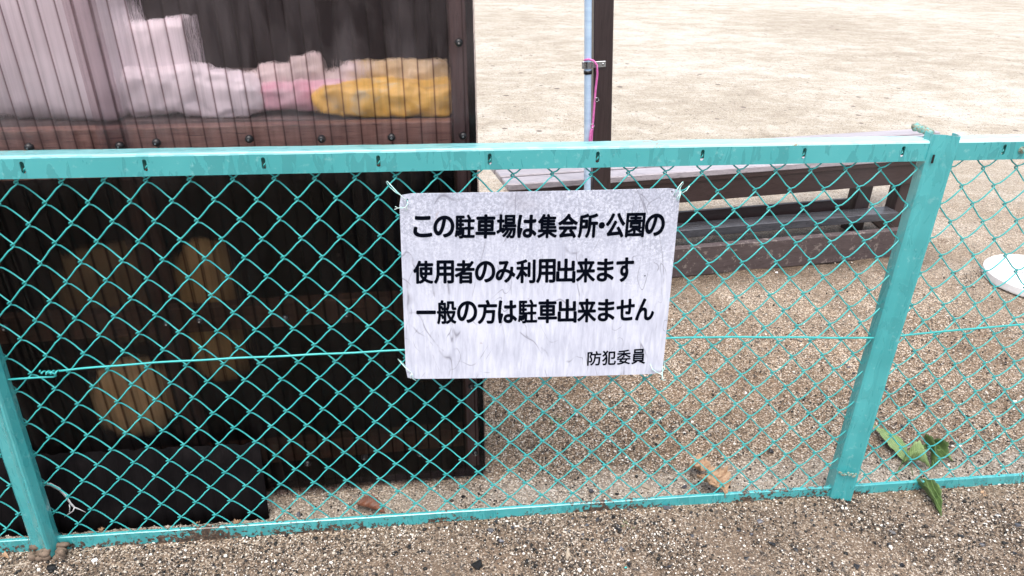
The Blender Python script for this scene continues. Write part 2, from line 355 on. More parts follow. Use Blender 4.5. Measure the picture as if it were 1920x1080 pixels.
# leaves
def mat_leaf(name, a, b, rough=.45):
    t = NT(name); n = t.noise(45, 5, .65)
    v = t.n('TexWave'); v.inputs['Scale'].default_value = 55; v.inputs['Distortion'].default_value = 3; v.inputs['Detail'].default_value = 2
    t.l(t.pos((1, .6, .3)), v.inputs['Vector']); vf = t.ramp(v.outputs['Fac'], [(.0, .55), (.18, 0)])
    return t.fin(t.mix(vf, t.ramp(n, [(.3, a), (.7, b)]), tuple(min(1, x * 1.5) for x in b)), rough, t.bump(t.math('ADD', n, vf), .002, .6), .4)
M['leaf'] = mat_leaf('green_leaf', (.12, .19, .06), (.26, .36, .15))
M['leaf_dk'] = mat_leaf('dark_green_leaf', (.035, .065, .02), (.12, .19, .06))
M['leaf_br'] = mat_simple('dry_brown_leaf', (.24, .135, .075), (.52, .35, .22), 90, .6, .002)
M['leaf_rd'] = mat_leaf('reddish_dead_leaf', (.09, .035, .022), (.20, .085, .05), .4)
M['twig'] = mat_simple('dry_straw', (.30, .25, .19), (.52, .45, .36), 60, .7)
M['twig_dk'] = mat_simple('dark_twig', (.05, .04, .03), (.10, .08, .06), 60, .7)
M['blue'] = mat_simple('blue_paint_dab', (.02, .22, .62), (.05, .42, .80), 90, .4)
M['mud'] = mat_simple('dried_mud', (.10, .07, .05), (.21, .155, .115), 45, .8, .004)

# ================================================================== GROUND
def gz(x, y):
    q = np.clip((np.asarray(x) - .2) / 1.1, 0, 1); q = q * q * (3 - 2 * q)
    return (.003 + .013 * q) * np.exp(-(np.asarray(y) / .16) ** 2)
def grid_ground():
    xs = sorted(set([round(v, 4) for v in np.r_[np.linspace(-70, -1.6, 14), np.arange(-1.5, 4.5, .045), np.linspace(4.6, 80, 14)]]))
    ys = sorted(set([round(v, 4) for v in np.r_[np.linspace(-30, -1.5, 8), np.arange(-1.2, 3, .03), np.linspace(3, 120, 28)]]))
    X, Y = np.meshgrid(xs, ys)
    Z = .004 * np.sin(X * 7.1 + 1.3 * np.sin(Y * 3)) * np.sin(Y * 6.3) + .003 * np.sin(X * 19 + Y * 11)
    Z -= .003
    Z = Z * np.clip(np.abs(Y) / .15, .15, 1) + gz(X, Y)
    Z += .012 * np.exp(-((Y - 1.75) / .5) ** 2) * np.clip(X - 1, 0, 1) * np.sin(X * 9)*.5
    n, m = X.shape
    vs = np.c_[X.ravel(), Y.ravel(), Z.ravel()]
    fs = [(j * m + i, j * m + i + 1, (j + 1) * m + i + 1, (j + 1) * m + i) for j in range(n - 1) for i in range(m - 1)]
    b = MB(); b.v = [tuple(v) for v in vs]; b.f = fs
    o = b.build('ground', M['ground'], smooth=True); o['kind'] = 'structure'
grid_ground()

ICO_V = []; ph = (1 + 5 ** .5) / 2
for a in (-1, 1):
    for b_ in (-ph, ph): ICO_V += [(0, a, b_), (a, b_, 0), (b_, 0, a)]
ICO_V = np.array(ICO_V) / math.hypot(1, ph)
def ico_faces():
    bm = bmesh.new()
    for v in ICO_V: bm.verts.new(v)
    r = bmesh.ops.convex_hull(bm, input=bm.verts); bm.verts.index_update()
    return np.array([[v.index for v in f.verts] for f in bm.faces])
ICO_F = ico_faces()
def pebbles(n):
    xs = []; ys = []
    def add(k, x0, x1, y0, y1): xs.append(RNG.uniform(x0, x1, k)); ys.append(RNG.uniform(y0, y1, k))
    add(int(n * .50), -.5, 2.75, -.36, .03); add(int(n * .26), -.4, 2.9, .03, .5); add(int(n * .24), .7, 3.6, .5, 1.5)
    x = np.concatenate(xs); y = np.concatenate(ys)
    dens = .55 + .45 * np.sin(x * 5.1 + 2 * np.sin(y * 7)) * np.sin(y * 9.3 + 1.5 * np.sin(x * 3.7)) + .3 * np.sin(x * 21 + y * 17)
    kp = RNG.uniform(0, 1, len(x)) < np.clip(dens + .15, .12, 1); x = x[kp]; y = y[kp]
    yb = y - .1304 * x - 1.1546; kp = (yb < -.22) | (RNG.uniform(0, 1, len(x)) < .15); x = x[kp]; y = y[kp]; k = len(x)
    r = np.clip(RNG.lognormal(math.log(.00150), .42, k), .0008, .0055)
    sc = RNG.uniform(.65, 1.35, (k, 3)) * r[:, None]; sc[:, 2] *= .8
    a = RNG.uniform(0, 2 * math.pi, k); ca, sa = np.cos(a), np.sin(a)
    V = ICO_V[None] * (1 + RNG.uniform(-.22, .22, (k, 12, 1)))
    V = V * sc[:, None, :]
    X = V[..., 0] * ca[:, None] - V[..., 1] * sa[:, None] + x[:, None]
    Y = V[..., 0] * sa[:, None] + V[..., 1] * ca[:, None] + y[:, None]
    Z = V[..., 2] + (r * .30 + gz(x, y))[:, None]
    co = np.stack([X, Y, Z], -1).reshape(-1, 3).astype(np.float32)
    F = (ICO_F[None] + (np.arange(k) * 12)[:, None, None]).reshape(-1)
    me = bpy.data.meshes.new('gravel'); me.vertices.add(len(co)); me.vertices.foreach_set('co', co.ravel())
    nf = len(F) // 3; me.loops.add(len(F)); me.loops.foreach_set('vertex_index', F.astype(np.int32))
    me.polygons.add(nf); me.polygons.foreach_set('loop_start', np.arange(0, len(F), 3, dtype=np.int32))
    me.update(calc_edges=True); me.materials.append(M['pebble'])
    o = bpy.data.objects.new('gravel', me); SC.collection.objects.link(o)
    tag(o, 'fine pale and dark granite grit strewn over the ground', 'gravel', kind='stuff')
pebbles(120000)

def rock(name, mat, loc, sz, seed):
    r = np.random.default_rng(seed)
    b = MB(); V = r.normal(0, 1, (11, 3)); V /= np.abs(V).max(0); bm = bmesh.new()
    for v in V: bm.verts.new(v)
    hull = bmesh.ops.convex_hull(bm, input=bm.verts); bmesh.ops.delete(bm, geom=[v for v in bm.verts if not v.link_faces], context='VERTS')
    bm.verts.index_update(); V = np.array([tuple(v.co) for v in bm.verts]); FF = [tuple(v.index for v in f.verts) for f in bm.faces]; bm.free()
    ang = r.uniform(0, 6.28)
    V = V * np.array(sz) / 2
    c, s = math.cos(ang), math.sin(ang)
    V = np.c_[V[:, 0] * c - V[:, 1] * s, V[:, 0] * s + V[:, 1] * c, V[:, 2]]
    b.add(V, FF)
    o = b.build(name, mat); o.location = (loc[0], loc[1], sz[2] * .28 + float(gz(loc[0], loc[1])))
    return o
# dark chips in front of the fence and behind it (pixel, size mm)
chips_front = [(930, 985, 12), (960, 975, 10), (985, 1000, 11), (1002, 988, 12), (1120, 985, 15), (1148, 978, 13), (1160, 1000, 12), (1178, 965, 12), (1190, 990, 11), (1250, 962, 17), (1262, 985, 9), (1296, 1010, 12), (1100, 993, 10), (1135, 1020, 9), (1165, 1035, 9), (1030, 1012, 12), (1075, 965, 10), (1012, 965, 12), (940, 1020, 12), (918, 1003, 13), (1320, 1030, 11), (1400, 1050, 12), (1422, 985, 11), (1445, 1025, 14), (1490, 1035, 10), (1510, 978, 12), (1520, 982, 10), (1640, 1022, 11), (1664, 1024, 10), (1672, 1003, 12), (1690, 1060, 11), (1800, 1010, 12), (1840, 1024, 11), (1905, 990, 16), (1902, 1040, 12), (1560, 1060, 10), (1605, 1065, 13), (1255, 1065, 13), (1180, 1062, 10), (1050, 1070, 9), (740, 1040, 10), (620, 1060, 9), (400, 1062, 10)]
chips_back = [(1446, 850, 15), (1282, 920, 14), (1108, 930, 14), (1220, 790, 9), (1257, 812, 13), (1232, 818, 10), (1166, 785, 11), (1078, 782, 9), (1690, 800, 12), (1655, 712, 9), (1600, 700, 10), (1590, 690, 11), (1615, 705, 9), (1660, 730, 12), (1680, 716, 11), (1852, 700, 11), (1740, 692, 9), (1325, 700, 10), (1500, 640, 9), (560, 968, 12), (870, 935, 11), (1480, 580, 9), (1390, 560, 10)]
for i, (px, py, s) in enumerate(chips_front):
    s *= .00135; g = G(px, py)
    tag(rock('dark_stone', M['dark_stone'], g, (s * random.uniform(.9, 1.4), s * random.uniform(.7, 1), s * random.uniform(.4, .7)), 100 + i),
        'small black or slate grey stone chip on the gravel in front of the fence', 'stone', 'dark stone chips in front of the fence')
for i in range(130):
    x = random.gauss(1.15, .45) if i % 3 else random.uniform(-.2, 2.4); y = -abs(random.gauss(0, .10)) - .008; s = random.uniform(.004, .010)
    tag(rock('dark_stone', M['dark_stone'], (x, y), (s * 1.2, s, s * .6), 500 + i),
        'small black or slate grey stone chip on the gravel in front of the fence', 'stone', 'dark stone chips in front of the fence')
for i, (px, py, s) in enumerate(chips_back):
    s *= .00135; g = G(px, py)
    tag(rock('dark_stone', M['dark_stone'], g, (s * random.uniform(.9, 1.4), s * random.uniform(.7, 1), s * random.uniform(.4, .7)), 200 + i),
        'small dark stone chip lying on the sandy soil behind the fence', 'stone', 'dark stone chips behind the fence')
g = G(893, 1062); tag(rock('black_stone', M['black'], g, (.034, .036, .022), 5), 'large shiny black stone at the bottom edge of the photo', 'stone')
g = G(1062, 1042); tag(rock('pale_stone', M['pale_stone'], g, (.020, .036, .012), 6), 'flat pale beige stone, the largest light one in front of the fence', 'stone')
g = G(1208, 920); tag(rock('pale_stone', M['pale_stone'], g, (.034, .022, .010), 8), 'flat tan stone just behind the bottom rail left of the dry leaf', 'stone')
g = G(1230, 831); tag(rock('pale_stone', M['pale_stone'], g, (.022, .017, .010), 9), 'round pinkish grey stone on the soil below the sign', 'stone')
g = G(1398, 737); tag(rock('pale_stone', M['white_plastic'], g, (.016, .011, .008), 10), 'small white stone on the soil right of the sign', 'stone')
g = G(1457, 512); tag(rock('pale_stone', M['white_plastic'], g, (.018, .011, .008), 11), 'small white stone just below the brown edging board', 'stone')

# ================================================================== FENCE
LEAN = -math.radians(1.88)
fence = thing('chain_link_fence', 'turquoise steel fence with chain link mesh standing across the whole picture', 'fence', (0, 0, 0), (LEAN, 0, 0))
PIT = .082; STEP = .04318; H0 = .9315
def knot(k2, j):      # k2 in half pitches
    r = random.Random(int(k2 * 1009 + j * 9176)); a = .0012
    return (k2 * PIT / 2 + r.uniform(-a, a) + .0016 * math.sin(k2 * .7 + j * .4), H0 - j * STEP + r.uniform(-a, a) + .002 * math.sin(k2 * .31) * min(j, 4) / 4)
def chain(k_lo, k_hi, name):
    b = MB(); R = .00170
    for k in range(k_lo, k_hi):
        pts = []
        for j in range(-1, 22):
            side = (j + k) % 2             # 0: left extreme, 1: right extreme
            x, z = knot(k + side, j); sg = 1 if side else -1
            nside = 1 - side; x2, z2 = knot(k + nside, j + 1)
            o = R * 1.35
            # hook round the neighbouring wire
            y_in = .0035 if side else -.0035     # arriving: '\' lies behind, '/' lies in front
            pts.append((x + sg * o * .55, y_in * .75, z + o * 1.25))
            pts.append((x + sg * o * 1.5, 0, z - 0))
            pts.append((x + sg * o * .55, -y_in * .75, z - o * 1.25))
            if j < 21:
                front = -1 if side else 1        # leaving right extreme = '/' segment in front
                amp = .0036
                for q in (.2, .4, .6, .8):
                    arch = math.sin(math.pi * q) ** .7
                    pts.append((x + (x2 - x) * q, front * (.0032 + amp * arch), z + (z2 - z) * q + front * .0022 * arch))
        b.tube(pts, R, 6)
    return b.build(name, M['wire'], fence, True, fn=lambda v: (v[0], v[1] + .012, v[2]))
chain(-16, -3, 'mesh'); chain(-4, 46, 'mesh'); chain(47, 74, 'mesh')

def slotted_plate(b, x0, x1, z0, z1, y, slots, sw=.0080, sh=.024, th=.0025):
    """front face at y, back at y+th; slots = list of (x, z) with rounded slot holes"""
    cells = []; slots = sorted(slots); cur = x0
    for sx, sz in slots:
        a, c = sx - .02, sx + .02
        if a > cur: cells.append((cur, a, None))
        cells.append((a, c, (sx, sz))); cur = c
    if cur < x1: cells.append((cur, x1, None))
    for yy in (y, y + th):
        for a, c, s in cells:
            if s is None: b.add([(a, yy, z0), (c, yy, z0), (c, yy, z1), (a, yy, z1)], [(0, 1, 2, 3)]); continue
            N = 24; inner = []; outer = []
            for i in range(N):
                an = 2 * math.pi * (i + .5) / N; ca, sa = math.cos(an), math.sin(an)
                r = sw / 2; inner.append((s[0] + r * ca, yy, s[1] + r * sa + (sh / 2 - r) * (1 if sa > 0 else -1)))
                hx = .02; hz = (z1 - s[1]) if sa > 0 else (s[1] - z0)
                tt = min(hx / abs(ca) if abs(ca) > 1e-6 else 9, hz / abs(sa) if abs(sa) > 1e-6 else 9)
                outer.append((s[0] + ca * tt, yy, s[1] + sa * tt))
            # corner snap
            for cx_, cz_ in ((a, z0), (c, z0), (a, z1), (c, z1)):
                kk = min(range(N), key=lambda i: (outer[i][0] - cx_) ** 2 + (outer[i][2] - cz_) ** 2); outer[kk] = (cx_, yy, cz_)
            b.add(inner + outer, [(i, (i + 1) % N, N + (i + 1) % N, N + i) for i in range(N)])
            if yy == y:
                b.add(inner + [(p[0], y + th, p[2]) for p in inner], [(i, (i + 1) % N, N + (i + 1) % N, N + i) for i in range(N)])
    b.add([(x0, y, z0), (x1, y, z0), (x1, y + th, z0), (x0, y + th, z0)], [(0, 1, 2, 3)])

def top_rail(x0, x1, za, zb, slots):
    """rail from x0 to x1, heights rise from za to zb (bottom of face)"""
    b = MB(); L = x1 - x0; hh = .0395; slots = [(s - x0, hh * .56) for s in slots if x0 + .03 < s < x1 - .03]
    slotted_plate(b, 0, L, 0, hh, 0, slots)
    # rounded shoulder, top flange, small down-turned lip at the back
    prof = [(0, hh), (.0012, hh + .0030), (.004, hh + .0052), (.009, hh + .0056), (.047, hh + .0050), (.050, hh + .003), (.050, .002), (.0475, .002), (.0475, hh + .002), (.009, hh + .0025), (.0035, hh + .002), (.0025, hh)]
    sl = (zb - za) / L; b2 = MB(); K = 40
    for bb_, pf in ((b2, prof[:6]), (b, prof[5:])):
        n = len(pf)
        bb_.add([(L * k / K, y, z + .0003 * math.sin(k * 1.7)) for k in range(K + 1) for y, z in pf], [(k * n + i, k * n + i + 1, (k + 1) * n + i + 1, (k + 1) * n + i) for k in range(K) for i in range(n - 1)])
    b2.build('rail_flange', M['paint_sky_sheen'], fence, fn=lambda v: (v[0] + x0, v[1] - .002, v[2] + za + sl * v[0]))
    return b.build('top_rail', M['paint'], fence, fn=lambda v: (v[0] + x0, v[1] - .002, v[2] + za + sl * v[0]))
SL = [-.198 + .2262 * i for i in range(0, 9)]
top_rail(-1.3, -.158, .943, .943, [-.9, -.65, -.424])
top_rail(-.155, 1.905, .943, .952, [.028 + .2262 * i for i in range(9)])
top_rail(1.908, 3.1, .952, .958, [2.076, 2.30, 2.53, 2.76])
# tie wire ends seen in the slots
for x in [.028 + .2262 * i for i in range(9)] + [2.076, 2.30]:
    z = .965 + .0045 * x; b = MB()
    b.tube([(x - .006, .006, z - .009), (x - .001, .0025, z - .005), (x + .001, .001, z - .002), (x + .004, .006, z + .001), (x + .002, .008, z + .004)], .0014, 5)
    b.build('tie_wire', M['wire'], fence, True)
def bottom_rail(x0, x1, za, zb):
    b = MB(); L = x1 - x0; n = 90
    prof = [(-.002, -.012), (-.002, .041), (.0, .0425), (.006, .0430), (.006, .040), (.001, .040), (.001, -.012)]
    m = len(prof); vs = []; r = random.Random(3)
    for i in range(n + 1):
        x = L * i / n
        wob = .0008 * math.sin(i * .9) + r.uniform(-.0005, .0005)
        vs += [(x0 + x, y + (wob if z < .04 else wob * .3), z + za + (zb - za) * i / n) for y, z in prof]
    b.add(vs, [(i * m + k, i * m + k + 1, (i + 1) * m + k + 1, (i + 1) * m + k) for i in range(n) for k in range(m - 1)])
    return b.build('bottom_rail', M['paint_low'], fence)
bottom_rail(-1.3, -.160, -.002, -.002); bottom_rail(-.150, 1.90, -.002, .002); bottom_rail(1.905, 3.1, .002, .004)
b = MB()
r_ = random.Random(9)
def sagw(x): return .508 + .020 * (1 - math.exp(-(x + .04) / .25)) if x < .9 else (.5275 + .003 * math.sin((x - .9) * 3) if x < 1.42 else .5303 - .05 * max(0, x - 1.42) ** 1.0 * .95)
b.tube([(x, -.001 + .001 * math.sin(x * 38), sagw(x) + .0008 * math.sin(x * 9)) for x in np.arange(-.012, 1.90, .02)], .0024, 6)
b.tube([(x, -.001, .508 + .035 * (x - 1.92) ** .8 * 1.4) for x in np.arange(1.935, 3.0, .03)], .0024, 6)
# hooked splice at the left end
b.tube([(-.15, 0, .492), (-.10, -.002, .495), (-.05, -.003, .497), (-.027, -.003, .497), (-.020, -.004, .500), (-.020, -.006, .506), (-.026, -.006, .510), (-.034, -.004, .509), (-.036, 0, .505), (-.030, .003, .502)], .0023, 6)
hel = [(-.012 - .034 * q, -.004 + .0045 * math.cos(q * 22), .5085 + .0035 * math.sin(q * 22)) for q in np.linspace(0, 1, 30)]
b.tube(hel, .0020, 5); b.tube([(-.046, -.004, .508), (-.050, -.006, .513), (-.047, -.008, .517)], .0019, 5)
b.build('tension_wire', M['wire'], fence, True)
# posts ---------------------------------------------------------------
def post(x0, x1, w, hb, ht, mud=False):
    # profile (top view): back flange, wide left face, crease, narrow right face
    prof = [(-w * .5, .028), (-w * .5, .000), (-w * .42, -.004), (-w * .10, -.008), (-w * .04, -.010), (w * .24, -.025), (w * .32, -.026), (w * .38, -.022), (w * .5, -.004), (w * .5, .012)]
    inn = [(x * .93, y + .0028) for x, y in prof]
    inn[0] = (prof[0][0] + .0028, prof[0][1]); inn[-1] = (prof[-1][0] - .0028, prof[-1][1])
    loop = prof + inn[::-1]; n = len(loop); b = MB(); K = 30; r = random.Random(4)
    vs = []
    for i in range(K + 1):
        q = i / K; h = hb + (ht - hb) * q; cx = x0 + (x1 - x0) * q; d = .0006 * math.sin(i * 2.1)
        vs += [(cx + x, y - .004 + d, h + (( -.012 if (i == 0 and x > 0) else 0))) for x, y in loop]
    b.add(vs, [(i * n + k, i * n + (k + 1) % n, (i + 1) * n + (k + 1) % n, (i + 1) * n + k) for i in range(K) for k in range(n)] + [tuple(K * n + k for k in range(n))])
    return b.build('post', M['paint_post'], fence)
p1 = post(1.895, 1.924, .056, -.012, 1.012)
p2 = post(-.158, -.146, .062, .012, 1.005)
# sleeve joint on the right post
b = MB(); cx = 1.8985
prof = [(-.0300, .030), (-.0300, -.0045), (-.025, -.0085), (-.0045, -.0105), (.0147, -.0227), (.0205, -.0220), (.0300, -.0065), (.0300, .010)]
K = 14; vs = []; rr = random.Random(8)
for i in range(K + 1):
    h = .115 * i / K - .012; n = len(prof)
    vs += [(cx - .0025 + .0285 * h / 1.0 + x, y - .005, h + (rr.uniform(-.004, .006) if i == K else 0) - (.012 if (i == 0 and x > 0) else 0)) for x, y in prof]
b.add(vs, [(i * n + k, i * n + k + 1, (i + 1) * n + k + 1, (i + 1) * n + k) for i in range(K) for k in range(n - 1)])
sl_ = b.build('sleeve', M['paint_post'], fence); sl_.modifiers.new('s', 'SOLIDIFY').thickness = .0012
# peeled ridge over the joint
def lump(b, c, s, seed, n=2):
    bm = bmesh.new(); bmesh.ops.create_icosphere(bm, subdivisions=n, radius=1); r = random.Random(seed)
    for v in bm.verts: v.co *= 1 + r.uniform(-.16, .16)
    bm.verts.index_update()
    b.add([(c[0] + v.co.x * s[0], c[1] + v.co.y * s[1], c[2] + v.co.z * s[2]) for v in bm.verts], [tuple(v.index for v in f.verts) for f in bm.faces]); bm.free()
b = MB()
for i in range(16):
    q = i / 15; x = cx - .028 + .056 * q
    lump(b, (x, -.016 - .012 * math.sin(q * 2.6), .106 + rr.uniform(-.006, .005)), (.003 + .002 * rr.random(), .0025, .0025 + .003 * rr.random() * (1 + q)), i, 1)
b.build('paint_flakes', M['bolt'], fence)
def hexbolt(c, r, d, name='bolt'):
    b = MB(); n = 6; pts = [(c[0] + r * math.cos(math.pi * (k / 3 + .17)), c[2] + r * math.sin(math.pi * (k / 3 + .17))) for k in range(n)]
    b.add([(x, c[1], z) for x, z in pts] + [(c[0] + (x - c[0]) * .9, c[1] - d, c[2] + (z - c[2]) * .9) for x, z in pts],
          [tuple(range(6, 12))] + [(i, (i + 1) % 6, (i + 1) % 6 + 6, i + 6) for i in range(6)])
    b.tube([(c[0], c[1] + .001, c[2]), (c[0], c[1] - .0012, c[2])], r * 1.25, 14)
    b.tube([(c[0], c[1] - d, c[2]), (c[0], c[1] - d - .003, c[2])], r * .45, 8)
    return b.build(name, M['bolt'], fence)
hexbolt((1.938, -.018, .992), .0078, .006); hexbolt((2.118, -.003, .974), .0065, .005)
hexbolt((1.928, -.020, .489), .0055, .005)
# dark slots in the posts (punched holes with a shadowed inside)
for x, z, a, c in ((1.903, .960, .0038, .0095), (1.928, .905, .0028, .005), (1.905, .36, .002, .003)):
    b = MB(); b.tube([(x, -.0152, z - c), (x, -.0152, z + c)], a * .75, 8)
    b.build('punched_slot', M['black'], fence, fn=lambda v: (v[0], -.0145 + (v[1] + .0152) * .25, v[2]))
# stub of the rail end standing up behind the post head
b = MB()
for i, q in enumerate(np.linspace(.05, .6, 5)): lump(b, (1.890 + .028 * q, .052 - .045 * q, 1.016 - .010 * q), (.0105, .010, .0095 - .002 * q), 30 + i, 2)
b.build('rail_cap', M['bolt'], fence, True)
b = MB(); lump(b, (-.147, -.0305 + .012, .170), (.0055, .0035, .011), 3, 2); lump(b, (-.144, -.019, .156), (.0035, .003, .004), 4, 2); lump(b, (-.143, -.019, .148), (.003, .003, .003), 5, 1)
b.build('blue_paint_dab', M['blue'], p2)
b = MB()
for i in range(30):
    lump(b, (-.148 + rr.uniform(-.035, .045), -.016 + rr.uniform(-.02, .012), .000 + rr.uniform(-.008, .030) * (1 if i % 3 else .4)), (.012 * rr.uniform(.6, 1.2), .007, .010 * rr.uniform(.5, 1.2)), 50 + i, 2)
b.build('mud_crust', M['mud'], p2, True)

# ================================================================== SIGN
SY = -.0100
sign = thing('notice_sign', 'weathered white parking notice with black Japanese writing wired to the fence', 'sign', (0, 0, 0), (LEAN, 0, 0))
QC = dict(TL=(.745, .902), TR=(1.343, .903), BL=(.739, .457), BR=(1.351, .438))
def quad(q, u, v):   # u right, v down
    a = [(1 - u) * q['TL'][i] + u * q['TR'][i] for i in (0, 1)]; c = [(1 - u) * q['BL'][i] + u * q['BR'][i] for i in (0, 1)]
    return (1 - v) * a[0] + v * c[0], (1 - v) * a[1] + v * c[1]
def bend(x, z):      # sheet bows very slightly
    u = (x - .745) / .6; return SY - .0035 * math.sin(math.pi * min(max(u, 0), 1)) - .003 * (1 - u) * (1 - min(max((z - .45) / .45, 0), 1))
b = MB(); NX, NZ = 24, 18
def rr_uv(u, v):     # round the corners
    r = .022; x, z = quad(QC, u, v)
    return x, z
for yy in (0, .0022):
    vs = []
    for j in range(NZ + 1):
        for i in range(NX + 1):
            u, v = i / NX, j / NZ
            if (i in (0, NX)) and (j in (0, NZ)): u += .006 if i == 0 else -.006; v += .008 if j == 0 else -.008
            x, z = quad(QC, u, v); vs.append((x, bend(x, z) + yy, z))
    b.add(vs, [(j * (NX + 1) + i, j * (NX + 1) + i + 1, (j + 1) * (NX + 1) + i + 1, (j + 1) * (NX + 1) + i) for j in range(NZ) for i in range(NX)])
nv = (NX + 1) * (NZ + 1); per = [i for i in range(NX + 1)] + [j * (NX + 1) + NX for j in range(1, NZ + 1)] + [NZ * (NX + 1) + i for i in range(NX - 1, -1, -1)] + [j * (NX + 1) for j in range(NZ - 1, 0, -1)]
for k in range(len(per)):
    a, c = per[k], per[(k + 1) % len(per)]; b.f.append((a, c, c + nv, a + nv))
b.build('panel', M['sign'], sign)
# lettering: glyph outlines from Blender's built-in font, thickened with round corners
_fc = bpy.data.curves.new('glyphs', 'FONT'); _fo = bpy.data.objects.new('glyphs', _fc); SC.collection.objects.link(_fo)
_cache = {}
def glyph(ch):
    if ch not in _cache:
        _fc.body = ch; dg = bpy.context.evaluated_depsgraph_get(); dg.update()
        me = bpy.data.meshes.new_from_object(_fo.evaluated_get(dg))
        _cache[ch] = ([(v.co.x, v.co.y) for v in me.vertices], [tuple(p.vertices) for p in me.polygons]); bpy.data.meshes.remove(me)
    return _cache[ch]
FIT = {'こ': (.82, .06, .94), 'の': (.92, .05, .95), 'は': (.88, .03, .98), 'み': (.90, .05, .97), 'ま': (.80, .03, .97), 'す': (.84, 0, 1), 'せ': (.88, .04, .96), 'ん': (.92, .03, .97), '一': (.88, .45, .55), '・': (.62, .38, .60)}
def text_line(s, q, rad):
    adv = [.37 if c == '・' else 1 for c in s]; tot = sum(adv) - .10; x = -.05; b = MB(); lay = 0
    Wl = (q['TR'][0] - q['TL'][0]); Hl = q['TL'][1] - q['BL'][1]
    for c, a in zip(s, adv):
        vs, fs = glyph(c); x0 = min(v[0] for v in vs); x1 = max(v[0] for v in vs); y0 = min(v[1] for v in vs); y1 = max(v[1] for v in vs)
        wf, t0, t1 = FIT.get(c, (.90, 0, 1))
        cell = a
        gw = cell * wf; gx = x + (cell - gw) / 2
        shifts = [(0, 0)] + [(math.cos(k * math.pi / 4) * rad, math.sin(k * math.pi / 4) * rad) for k in range(8)]
        if c in '駐場園集般委防': shifts = [(dx * .85, dz * .85) for dx, dz in shifts]
        for dx, dz in shifts:
            out = []
            for vx, vy in vs:
                u = (gx + (vx - x0) / (x1 - x0) * gw) / tot; v = t0 + (t1 - t0) * (1 - (vy - y0) / (y1 - y0))
                u = u + (rad / Wl) * 0; v = v * (1 - 2 * rad / Hl) + rad / Hl
                px, pz = quad(q, u, v); px += dx; pz += dz
                out.append((px, bend(px, pz) - .0006 - lay * .000004, pz))
            b.add(out, fs); lay = (lay + 1) % 40
        x += a
    me = bpy.data.meshes.new('lettering'); me.from_pydata(b.v, [], b.f); me.materials.append(M['letter'])
    o = bpy.data.objects.new('lettering', me); SC.collection.objects.link(o); o.parent = sign
    return o
text_line('この駐車場は集会所・公園の', dict(TL=(.772, .857), BL=(.770, .803), TR=(1.314, .850), BR=(1.314, .792)), .00185)
text_line('使用者のみ利用出来ます', dict(TL=(.769, .753), BL=(.767, .698), TR=(1.254, .747), BR=(1.257, .686)), .00175)
text_line('一般の方は駐車出来ません', dict(TL=(.771, .659), BL=(.770, .598), TR=(1.309, .645), BR=(1.313, .584)), .00175)
text_line('防犯委員', dict(TL=(1.163, .511), BL=(1.164, .472), TR=(1.302, .511), BR=(1.304, .469)), .00085)
bpy.data.objects.remove(_fo)
def tie(pts, r=.0011):
    b = MB()
    for p in pts: b.tube([(x, y, z) for x, y, z in p], r, 5)
    return b.build('wire_tie', M['tie'], sign, True)
tie([[(.761, -.011, .889), (.757, -.019, .893), (.742, -.017, .908), (.728, -.006, .921), (.722, .004, .925), (.719, .010, .922), (.724, .006, .914), (.738, .0, .902), (.752, .0, .893)],
     [(.761, -.011, .889), (.762, -.018, .883), (.757, -.019, .875), (.742, -.018, .874), (.735, -.017, .871), (.742, -.022, .876), (.736, -.020, .878)], [(.758, -.017, .877), (.761, -.016, .871), (.757, -.015, .868)]])
tie([[(1.330, -.011, .886), (1.329, -.018, .896), (1.335, -.02, .910), (1.346, -.01, .917), (1.352, .002, .909), (1.351, .01, .902), (1.345, .0, .898), (1.340, -.016, .893), (1.333, -.017, .880)],
     [(1.345, -.014, .893), (1.355, -.014, .899), (1.361, -.012, .908)], [(1.343, -.015, .898), (1.340, -.018, .884), (1.336, -.018, .877)]])
tie([[(.753, -.011, .470), (.752, -.019, .478), (.742, -.018, .487), (.730, -.008, .497), (.722, .006, .500), (.728, .01, .492), (.74, .0, .482)], [(.752, -.018, .478), (.755, -.020, .466), (.753, -.018, .462), (.762, -.018, .455)], [(.751, -.018, .474), (.749, -.019, .462)]])
tie([[(1.318, -.012, .467), (1.322, -.018, .457), (1.333, -.018, .448), (1.345, -.014, .440), (1.357, -.005, .448), (1.360, .006, .462), (1.354, .006, .466), (1.350, -.012, .447), (1.349, -.018, .432), (1.352, -.018, .424), (1.360, -.016, .424)], [(1.346, -.016, .441), (1.351, -.018, .434), (1.346, -.019, .427)]])
for x, z in ((.762, .890), (1.330, .887), (1.324, .896), (1.283, .700)):
    b = MB(); b.tube([(x, bend(x, z) - .0004, z), (x, bend(x, z) - .0008, z)], .0016, 10); b.build('nail_hole', M['black'], sign)

